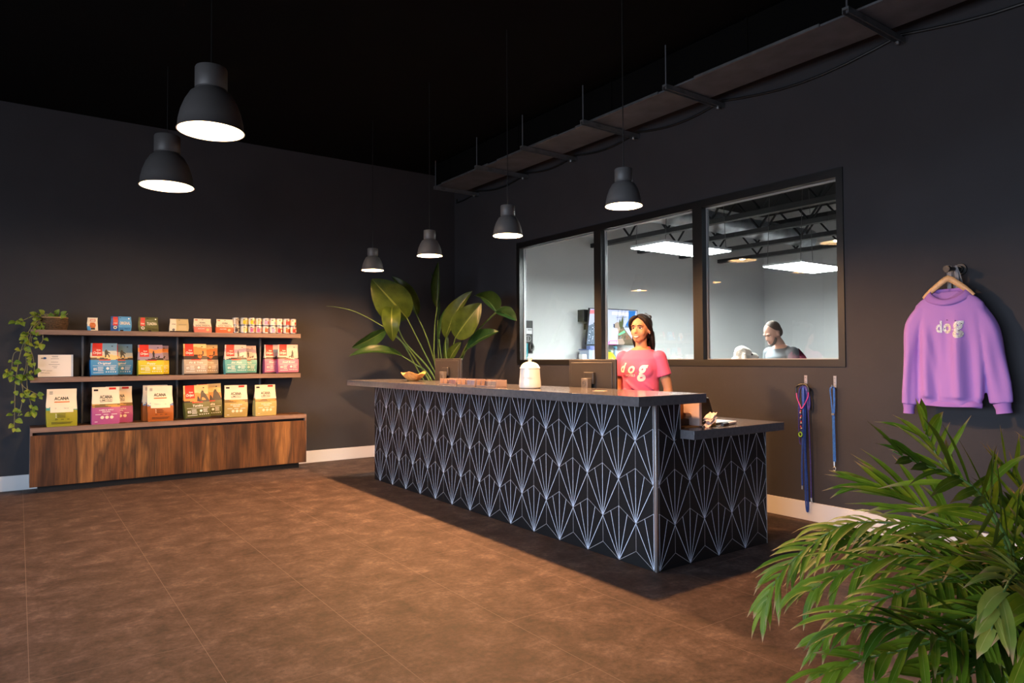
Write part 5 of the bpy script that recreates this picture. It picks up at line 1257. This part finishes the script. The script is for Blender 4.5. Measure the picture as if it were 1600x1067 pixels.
# lettering on the shirt
WP = M('white_flock_print', (.80, .76, .72), .6)
def ont(a, c):
    y_ = woman.face_y(a, c, woman.tbvh); return woman.W((a, y_-.003, c))
mb = MB()
put_text(mb, 'd', lambda a, c: ont(a-.098, 1.232+c), 0, .008, .076, 0, .056, fine=.012, shear=.3, bold=.035); put_text(mb, '.', lambda a, c: ont(a-.058, 1.224+c), 0, 0, .06, 1, .010, fine=.012)
put_text(mb, 'o', lambda a, c: ont(a-.022, 1.232+c), 0, .006, .084, 0, .060, fine=.012, shear=.3, bold=.04); put_text(mb, '.', lambda a, c: ont(a+.018, 1.224+c), 0, 0, .06, 1, .010, fine=.012)
put_text(mb, 'g', lambda a, c: ont(a+.068, 1.238+c), 0, .0, .125, 0, .090, fine=.012, shear=.3, bold=.05)
put_text(mb, 'HOTELS', lambda a, c: ont(a-.034, 1.178+c), 0, 0, .019, 0, .084, fine=.02, bold=.02)
mb.build('lettering', [WP, M('orange_dot_print', (.75, .30, .05), .6)], woman.t, smooth=0)
# hair: half-up, long behind the shoulders
mb = MB()
q = Quaternion((1, 0, 0), RZ(-24))
mb.ell((0, .036, 1.590), (.0815, .094, .087), 28, 20, rot=q); mb.ell((0, .060, 1.54), (.074, .064, .09), 24, 18)
for sx in (-1, 1):
    mb.tube(catmull([(sx*.006, -.052, 1.652), (sx*.048, -.046, 1.630), (sx*.074, -.022, 1.59), (sx*.080, .016, 1.545), (sx*.072, .055, 1.49)], 5), [.010, .013, .016, .018, .019, .020, .021, .022, .022, .022, .022, .022, .021, .021, .020, .020, .019, .018, .018, .017, .016], 12)
    for k, (dx_, dy) in enumerate(((.062, .07), (.04, .088), (.074, .05))):
        mb.tube(catmull([(sx*dx_, dy, 1.53), (sx*(dx_+.006), dy+.008, 1.46), (sx*(dx_+.004), dy+.016+.006*k, 1.40), (sx*(dx_-.004), dy+.022, 1.345-.012*k)], 5), [.021, .021, .021, .020, .020, .019, .018, .017, .016, .014, .012, .010, .008, .007, .005, .003], 10)
mb.tube(catmull([(0, .10, 1.55), (0, .112, 1.46), (0, .108, 1.38), (0, .10, 1.33)], 5), [.035]*8+[.03, .028, .025, .022, .018, .014, .009, .005], 12)
hm = remeshed(mb, .0055, None, None, None, 1); woman.part('hair', hm, HAIRD)
mb = MB(); rr_ = random.Random(4)
for k in range(9): 
    a = k*2*PI/9; mb.ell((.004+.028*math.cos(a), .108+.018*math.sin(a), 1.640+.022*math.sin(a)+.01*math.cos(3*a)), (.020, .018, .018), 12, 8)
woman.part('scrunchie', remeshed(mb, .005, None, None, None, 1), M('black_scrunchie', (.008, .007, .008), .7, bump=(120, .3)))
for sx in (1,):
    mb = MB(); mb.ell((sx*.079, .004, 1.512), (.003, .004, .005), 10, 8); woman.part('earring', mb, M('pearl', (.8, .76, .7), .2))

# the groomer behind the glass and his dog
hd = at(1206, 536, 7.5)
mdir = Vector((-.955, .30, 0)).normalized()
mrz = math.atan2(mdir.x, -mdir.y)
man = Figure('person', (0, 0, 0), mrz, 'bearded man in a grey and maroon tee bending his head towards the white dog', H=1.74, lean=RZ(15), nod=RZ(17), female=False)
hl = man.R @ (man.bend((0, -.01, 1.545))*man.k); man.pos = Vector((hd.x-hl.x, hd.y-hl.y, 0)); man.t.location = man.pos; ORIG[man.t.name] = man.pos.copy()
MARMS = [((-.225, -.04, 1.09), (-.16, -.24, 1.02)), ((.225, -.04, 1.09), (.16, -.24, 1.02))]
man.body(SKIN2, MARMS, male=True); man.face(False, brow=M('brown_brow', (.06, .035, .02), .6), closed=True)
man.tee(M('grey_jersey', (.16, .18, .20), .85, spec=.2), MARMS, .60, male=True); man.trousers(M('black_trousers', (.012, .012, .014), .8), M('dark_shoe', (.02, .02, .02), .5))
mb = MB(); mb.loft = None
for sx in (-1, 1): mb.tube([(sx*.150, .05, 1.335), (sx*.185, .05, 1.24), (sx*.205, .055, 1.14)], [.050, .076, .078], 18)
mb.ell((0, .075, 1.19), (.165, .075, .12), 24, 16); mb.ell((0, .07, 1.05), (.15, .07, .12), 20, 14)
man.part('maroon_panel', remeshed(mb, .009, None, None, None, 4), M('maroon_jersey', (.075, .008, .022), .85, spec=.2))
mb = MB(); q = Quaternion((1, 0, 0), RZ(-30)); mb.ell((0, .032, 1.590), (.0775, .086, .082), 24, 18, rot=q); mb.ell((0, .062, 1.545), (.068, .05, .075), 22, 16)
man.part('short_hair', remeshed(mb, .006, None, None, None, 1), M('short_brown_hair', (.085, .055, .038), .7, bump=(200, .4)))
mb = MB()
mb.tube(catmull([(-.056, -.028, 1.515), (-.050, -.052, 1.480), (-.03, -.074, 1.458), (0, -.082, 1.452), (.03, -.074, 1.458), (.050, -.052, 1.480), (.056, -.028, 1.515)], 4), [.006]+[.014]*23+[.006], 10); mb.tube([(-.028, -.080, 1.492), (0, -.092, 1.500), (.028, -.080, 1.492)], [.003, .006, .003], 8)
man.part('beard', remeshed(mb, .005, None, None, None, 1), M('grey_brown_beard', (.10, .085, .075), .8, bump=(200, .4)))

# white dog on the grooming table
ddir = Vector((.90, -.42, 0)).normalized(); drz = math.atan2(ddir.x, -ddir.y)
dh = at(1163, 557.5, 7.45); DR = Matrix.Rotation(drz, 3, 'Z'); TZ = .74
hz = dh.z-TZ
hl = DR @ Vector((0, -.40, 0)); dpos = Vector((dh.x-hl.x, dh.y-hl.y, TZ))
dog = thing('dog', dpos, 'fluffy white dog facing the bearded man, its head just above the window sill', 'dog')
mb = MB(); bz = .36
mb.tube(catmull([(0, .26, bz), (0, .10, bz-.005), (0, -.10, bz-.012), (0, -.24, bz+.01)], 5), [.10, .105, .108, .11, .112, .114, .118, .122, .126, .130, .132, .134, .132, .126, .115, .10], 20)
mb.tube([(0, -.22, bz+.04), (0, -.30, (bz+hz)/2+.03), (0, -.36, hz-.02)], [.10, .078, .07], 18)
mb.ell((0, -.385, hz+.022), (.082, .100, .088), 24, 18); mb.ell((0, -.37, hz+.045), (.07, .08, .075), 20, 14)
mb.tube([(0, -.43, hz+.004), (0, -.49, hz-.006), (0, -.53, hz-.010), (0, -.552, hz-.012)], [.058, .052, .047, .034], 16); mb.tube([(0, -.43, hz-.035), (0, -.50, hz-.040), (0, -.53, hz-.040)], [.042, .038, .030], 14)
for sx in (-1, 1):
    mb.tube([(sx*.072, -.36, hz+.035), (sx*.092, -.355, hz-.02), (sx*.09, -.36, hz-.075)], [.022, .032, .026], 12)
    mb.tube([(sx*.075, -.20, bz-.02), (sx*.078, -.205, bz-.16), (sx*.078, -.20, .10), (sx*.078, -.215, .02)], [.055, .042, .036, .036], 14); mb.ell((sx*.078, -.235, .022), (.034, .048, .021), 14, 8)
    mb.tube(catmull([(sx*.075, .22, bz-.02), (sx*.08, .17, bz-.15), (sx*.08, .255, .13), (sx*.08, .235, .03)], 4), [.075, .07, .066, .06, .054, .048, .044, .04, .038, .036, .035, .034, .034], 14); mb.ell((sx*.08, .21, .022), (.034, .048, .021), 14, 8)
mb.tube(catmull([(0, .30, bz+.05), (0, .37, bz+.14), (0, .36, bz+.23)], 4), [.03, .03, .032, .036, .042, .046, .048, .045, .03], 12)
dm = remeshed(mb, .009, None, None, None, 2); rr_ = random.Random(2)
dbv = BVHTree.FromPolygons([Vector(v) for v in dm.v], dm.f)
dm.v = [tuple(DR @ Vector((p[0]+rr_.uniform(-.0028, .0028), p[1]+rr_.uniform(-.0028, .0028), max(.001, p[2]+rr_.uniform(-.0028, .0028))))+dpos) for p in dm.v]
dm.build('body', M('white_fur', (.80, .77, .71), .9, spec=.1, bump=(120, .3)), dog, smooth=180)
def dpt(p): return DR @ Vector(p)+dpos
mb = MB(); mb.ell((0, -.558, hz-.002), (.019, .015, .015), 14, 10); mb.v = [tuple(dpt(p)) for p in mb.v]; mb.build('nose', M('dog_nose', (.02, .018, .018), .35), dog)
for sx in (-1, 1):
    mb = MB(); h = dbv.ray_cast(Vector((sx*.5, -.455, hz+.024)), Vector((-sx, 0, 0)))[0]; c = h if h else Vector((sx*.05, -.455, hz+.024))
    mb.ell(c, (.008, .011, .010), 12, 8); mb.v = [tuple(dpt(p)) for p in mb.v]; mb.build('eye', IRIS, dog)
gt = thing('grooming_table', (dpos.x, dpos.y, 0), 'grooming table behind the window sill, carrying the white dog', 'table')
def gpt(p): v = DR @ Vector(p); return (v.x+dpos.x, v.y+dpos.y, v.z)
mb = MB(); mb.box(-.30, .30, -.42, .52, TZ-.035, TZ-.0015); mb.v = [gpt(p) for p in mb.v]; mb.build('table_top', M('black_rubber', (.02, .02, .02), .8), gt)
for sx in (-.26, .26):
    for sy in (-.38, .48):
        mb = MB(); mb.box(sx-.018, sx+.018, sy-.018, sy+.018, 0, TZ-.036); mb.v = [gpt(p) for p in mb.v]; mb.build('leg', STEEL, gt)

# ------------------------------------------------------------------ the room behind the glass
LED = M('led_panel', (1, 1, 1), .4, emit=150, ecol=(.95, 1.0, .97))
for (x0, x1, y0, y1), lab in (((5.95, 7.15, 5.27, 5.83), 'bright white LED panel hanging nearest the window, behind the middle mullion'), ((8.78, 10.08, 5.33, 5.95), 'bright white LED panel hanging farther back in the room behind the glass')):
    t = thing('led_panel', ((x0+x1)/2, (y0+y1)/2, 2.63), lab, 'ceiling light', 'suspended LED panels')
    b = MB(); b.box(x0, x1, y0, y1, 2.637, 2.665); b.build('housing', M('white_metal', (.7, .7, .7), .4), t)
    b = MB(); b.box(x0+.012, x1-.012, y0+.012, y1-.012, 2.630, 2.6368); b.build('diffuser', LED, t)
    for xx, yy in ((x0+.05, y0+.05), (x1-.05, y0+.05), (x0+.05, y1-.05), (x1-.05, y1-.05)):
        b = MB(); b.tube([(xx, yy, 2.665), ((xx*.8+(x0+x1)*.1), yy, 4.3)], .004, 6); b.build('hanging_wire', M('wire', (.12, .12, .12), .5, .5), t)
JST = M('dark_joist_paint', (.016, .016, .018), .7, spec=.2)
for x, lab in ((7.95, 'dark steel roof joist nearest the window in the room behind the glass'), (9.08, 'second dark steel roof joist behind the glass'), (10.2, 'third dark steel roof joist behind the glass'), (11.35, 'dark steel roof joist farthest from the window behind the glass')):
    t = thing('roof_joist', (x, 5, 3.2), lab, 'joist', 'roof joists behind the glass')
    b = MB(); b.box(x-.05, x+.05, .5, YW-.005, 3.20, 3.27); b.build('bottom_chord', M('joist_edge', (.024, .024, .026), .6), t)
    b = MB(); b.box(x-.05, x+.05, .5, YW-.005, 3.75, 3.83); b.build('top_chord', JST, t)
    b = MB(); y = .6; k = 0
    while y < YW-.5:
        b.tube([(x, y, 3.27 if k % 2 == 0 else 3.75), (x, y+.40, 3.75 if k % 2 == 0 else 3.27)], .016, 6); y += .40; k += 1
    b.build('web', JST, t)
b = MB(); P = [(XW+WT+.3+.11*i, 6.95, 3.48) for i in range(56)]
b.tube(P, [.16+(.006 if i % 2 else 0) for i in range(56)], 24); tag(b.build('spiral_duct', M('bright_galvanised', (.45, .47, .50), .35, .8, noise=(6, .25)), smooth=20), 'round silver spiral duct hung between the joists behind the glass', 'duct')
# television on its bracket
tv = thing('television', (8.22, 8.6, 1.85), 'tilted wall television showing a dog on a lead, behind the glass', 'television')
e1 = Vector((1.0, -.04, 0)).normalized(); e2 = Vector((-.005, -.16, 1)).normalized(); e3 = e1.cross(e2).normalized(); 
if e3.y > 0: e3 = -e3
c0 = Vector((8.155, 8.42, 1.842)); hw, hh = .525, .296
def tp(a, c, d=0): return c0+e1*(a*hw)+e2*(c*hh)+e3*d
b = MB(); b.obox(tp(0, 0, -.02), e1*(hw+.012), e2*(hh+.012), e3*.02); b.build('casing', BLACKP, tv, bevel=.003)
def scr(n, r, g, b_):
    f = lambda c: (c/255/12.92) if c/255 <= .04045 else ((c/255+.055)/1.055)**2.4
    cc = (f(r), f(g), f(b_)); return M('screen_'+n, cc, .3, emit=.34, ecol=cc)
SCM = [scr('lilac', 176, 182, 218), scr('grey_blue', 96, 112, 128), scr('pale', 206, 210, 234), scr('red', 214, 120, 130), scr('brown', 92, 84, 66), scr('muzzle', 160, 142, 128), scr('ear', 70, 78, 40), scr('green', 90, 214, 150), scr('blue', 16, 100, 176), scr('pink', 220, 110, 190), scr('dark', 40, 60, 84), scr('white', 226, 222, 230)]
b = MB()
def sp_(P, m, d): b.add([tp(x*2-1, y*2-1, d) for x, y in P], [tuple(range(len(P)))], m)
sp_([(0, 0), (1, 0), (1, 1), (0, 1)], 0, .0012); sp_([(0, .97), (.14, .97), (.12, .87), (0, .86)], 3, .0018)
sp_([(0, .53), (.05, .56), (.12, .64), (.20, .67), (.30, .70), (.36, .5), (.40, 0), (0, 0)], 1, .0018)
rs = random.Random(9)
for i in range(90):
    x, y = rs.uniform(.01, .36), rs.uniform(.02, .60); sp_([(x, y), (x+rs.uniform(.008, .03), y+rs.uniform(-.02, .03)), (x+.02, y+.02), (x+.004, y+.018)], 10 if i % 2 else 2, .0022+.00001*i)
sp_([(.46, .86), (.86, .84), (.86, .93), (.46, .95)], 11, .0018)
for x in (.58, .66, .73): sp_([(x, .70), (x+.006, .70), (x+.012, 1), (x+.006, 1)], 10, .0022)
sp_([(.56, .78), (.78, .80), (.78, .81), (.56, .79)], 10, .0023)
sp_([(.44, 0), (.62, 0), (.63, .13), (.46, .11), (.44, .06)], 9, .0020); sp_([(.47, .02), (.61, .02), (.61, .10), (.48, .09)], 11, .0022)
sp_([(.81, .99), (.97, .99), (.95, .75), (.90, .55), (.85, .52), (.78, .58), (.83, .72)], 8, .0024); sp_([(.76, .50), (.93, .50), (.91, .55), (.78, .57)], 1, .0022)
sp_([(.66, .0), (.99, 0), (.97, .14), (.84, .34), (.75, .48), (.70, .55), (.66, .44), (.63, .30), (.64, .12)], 4, .0028)
sp_([(.63, .16), (.74, .18), (.80, .05), (.78, 0), (.66, 0)], 5, .0032); sp_([(.63, .34), (.70, .55), (.68, .64), (.63, .64), (.585, .66), (.53, .60), (.51, .52), (.54, .48), (.60, .48), (.62, .42)], 5, .0031)
sp_([(.51, .60), (.54, .59), (.55, .48), (.52, .50)], 10, .0034); sp_([(.625, .64), (.635, .75), (.665, .66), (.70, .87), (.725, .66), (.72, .52), (.68, .46), (.64, .54)], 6, .0036); sp_([(.72, .40), (.75, .50), (.70, .55), (.66, .46)], 4, .0035)
sp_([(.635, .31), (.76, .42), (.79, .36), (.65, .26)], 7, .0040); sp_([(.65, .20), (.72, .26), (.70, .17)], 1, .0038)
b.build('screen', SCM, tv, smooth=0)
b = MB(); b.box(7.74, 8.5, 8.56, YW-.001, 1.80, 1.9); b.box(8.05, 8.25, 8.45, 8.56, 1.80, 1.9); b.build('wall_bracket', BLACKP, tv)
b = MB(); b.box(7.60, 7.735, 8.52, YW-.001, 1.93, 2.13); tag(b.build('bracket_arm', BLACKP, bevel=.006), 'small black bracket arm on the wall beside the television', 'box')  # plain box for the black arm of the television's wall bracket
# noticeboard with hanging things at the left end of the window
nb = thing('leash_board', (6.42, 8.66, 1.45), 'narrow black wall board with a white label at the left edge of the window', 'board')
b = MB(); b.box(6.26, 6.515, YW-.02, YW-.001, 1.40, 1.92); b.build('board', M('black_board', (.018, .018, .02), .5), nb)
b = MB(); yb = YW-.0215; b.box(6.30, 6.50, yb, yb+.0014, 1.71, 1.80); b.build('label', M('label_white', (.6, .6, .62), .5), nb)
b = MB(); b.tube([(6.42+.055*math.cos(a), yb-.002, 1.635+.045*math.sin(a)) for a in [2*PI*i/24 for i in range(25)]], .006, 6); b.box(6.33, 6.35, yb-.002, yb, 1.60, 1.68); b.box(6.41, 6.43, yb-.002, yb, 1.60, 1.67)
b.box(6.31, 6.39, yb-.0016, yb-.0002, 1.765, 1.785, 0); b.box(6.41, 6.49, yb-.0016, yb-.0002, 1.765, 1.785, 0); b.build('emblem', M('mid_grey_print', (.22, .22, .23), .5), nb)
b = MB(); b.tube(catmull([(6.46, yb-.024, 1.58), (6.49, yb-.034, 1.50), (6.46, yb-.034, 1.44), (6.43, yb-.024, 1.50), (6.45, yb-.024, 1.57)], 6), .022, 8); tag(b.build('harness', BLACKP), 'black dog harness hanging on the narrow wall board', 'harness')
b = MB(); b.tube(catmull([(6.36, yb-.0025, 1.56), (6.36, yb-.0025, 1.42), (6.375, yb-.008, 1.2), (6.35, yb-.008, 1.05), (6.365, yb-.008, 1.2), (6.39, yb-.0025, 1.42), (6.39, yb-.0025, 1.56)], 5), .024, 8, ry=.004); tag(b.build('teal_leash', M('teal_webbing', (.01, .28, .34), .6)), 'teal leash hanging below the narrow wall board', 'leash')
for o in list(COL.objects):
    if o.name in ('leash_board', 'harness', 'teal_leash'): o.location.x += .125
# supply shelf under the television
ss = thing('supply_shelf', (7.8, 8.45, 1.2), 'pale supply shelf on the wall under the television', 'shelf')
b = MB(); b.box(6.7, 9.0, 8.22, YW-.001, 1.17, 1.20); b.build('shelf_board', WHITE, ss)
for x in (6.9, 7.8, 8.8):
    b = MB(); b.box(x-.012, x+.012, 8.26, YW-.001, .98, 1.1695); b.build('bracket', WHITE, ss)
b = MB(); b.box(7.42, 7.51, 8.36, 8.45, 1.201, 1.385); tag(b.build('paper_box', M('white_card', (.7, .7, .7), .5)), 'small white box on the supply shelf, just left of the blue bin', 'box')
bb = thing('storage_bin', (7.74, 8.46, 1.2), 'translucent blue storage bin on the supply shelf under the television', 'bin')
BT = M('pale_blue_plastic', (.38, .44, .56), .35)
b = MB(); b.box(7.545, 7.93, 8.34, 8.58, 1.201, 1.455); b.build('tub', BT, bb, bevel=.01)
b = MB(); b.box(7.535, 7.94, 8.33, 8.59, 1.4555, 1.47); b.box(7.63, 7.80, 8.40, 8.5, 1.47, 1.525); b.build('lid', M('deep_blue_plastic', (.16, .22, .48), .35), bb, bevel=.006)
yb_ = thing('yellow_bottle', (8.10, 8.44, 1.2), 'round yellow shampoo bottle with a green cap on the supply shelf', 'bottle')
b = MB(); b.lathe([(.001, .001), (.09, .001), (.115, .06), (.11, .13), (.07, .19), (.035, .215), (.03, .225), (.001, .225)], 24, c=(8.09, 8.44, 1.20)); b.build('bottle_body', M('yellow_plastic', (.72, .50, .02), .35), yb_)
b = MB(); b.lathe([(.001, .2255), (.034, .2255), (.034, .25), (.001, .25)], 20, c=(8.09, 8.44, 1.20)); b.build('cap', M('green_cap', (.04, .16, .06), .4), yb_)
sb = thing('spray_bottle', (8.26, 8.46, 1.2), 'slim blue spray bottle on the supply shelf, right of the yellow bottle', 'bottle')
b = MB(); b.lathe([(.001, .001), (.04, .001), (.042, .20), (.03, .25), (.022, .26), (.001, .26)], 20, c=(8.265, 8.46, 1.20)); b.build('bottle_body', M('sky_blue_plastic', (.28, .50, .70), .3), sb)
b = MB(); b.lathe([(.001, .2605), (.026, .2605), (.028, .30), (.02, .325), (.001, .325)], 18, c=(8.265, 8.46, 1.20)); b.box(8.215, 8.25, 8.452, 8.468, 1.495, 1.515); b.build('spray_head', M('teal_plastic', (.05, .22, .30), .35), sb)
SC.world = bpy.data.worlds.new('daylight'); SC.world.use_nodes = True
wnt = SC.world.node_tree; bg = wnt.nodes['Background']; bg.inputs['Strength'].default_value = 10.5
wtc = wnt.nodes.new('ShaderNodeTexCoord'); wsp = wnt.nodes.new('ShaderNodeSeparateXYZ'); wnt.links.new(wtc.outputs['Generated'], wsp.inputs['Vector'])
wmr = wnt.nodes.new('ShaderNodeMapRange'); wmr.inputs['From Min'].default_value = -1; wnt.links.new(wsp.outputs['Z'], wmr.inputs['Value'])
wr = ramp(wnt, [(0, (.20, .22, .25)), (.492, (.28, .31, .36)), (.505, (.66, .80, 1)), (.57, (.62, .78, 1)), (.70, (.26, .36, .52)), (1, (.16, .24, .40))])
wnt.links.new(wmr.outputs['Result'], wr.inputs['Fac']); wnt.links.new(wr.outputs['Color'], bg.inputs['Color'])
for i, (y0, y1) in enumerate(LO):
    ld = bpy.data.lights.new('sky_portal', 'AREA'); ld.shape = 'RECTANGLE'; ld.size = LZ[1]-LZ[0]; ld.size_y = y1-y0; ld.cycles.is_portal = True
    o = bpy.data.objects.new('sky_portal', ld); COL.objects.link(o); o.location = (XL-.16, (y0+y1)/2, (LZ[0]+LZ[1])/2); o.rotation_euler = (0, -PI/2, 0)
SC.view_settings.view_transform = 'Standard'; SC.view_settings.look = 'None'; SC.view_settings.gamma = 1; SC.view_settings.use_curve_mapping = False
SC.view_settings.exposure = .45
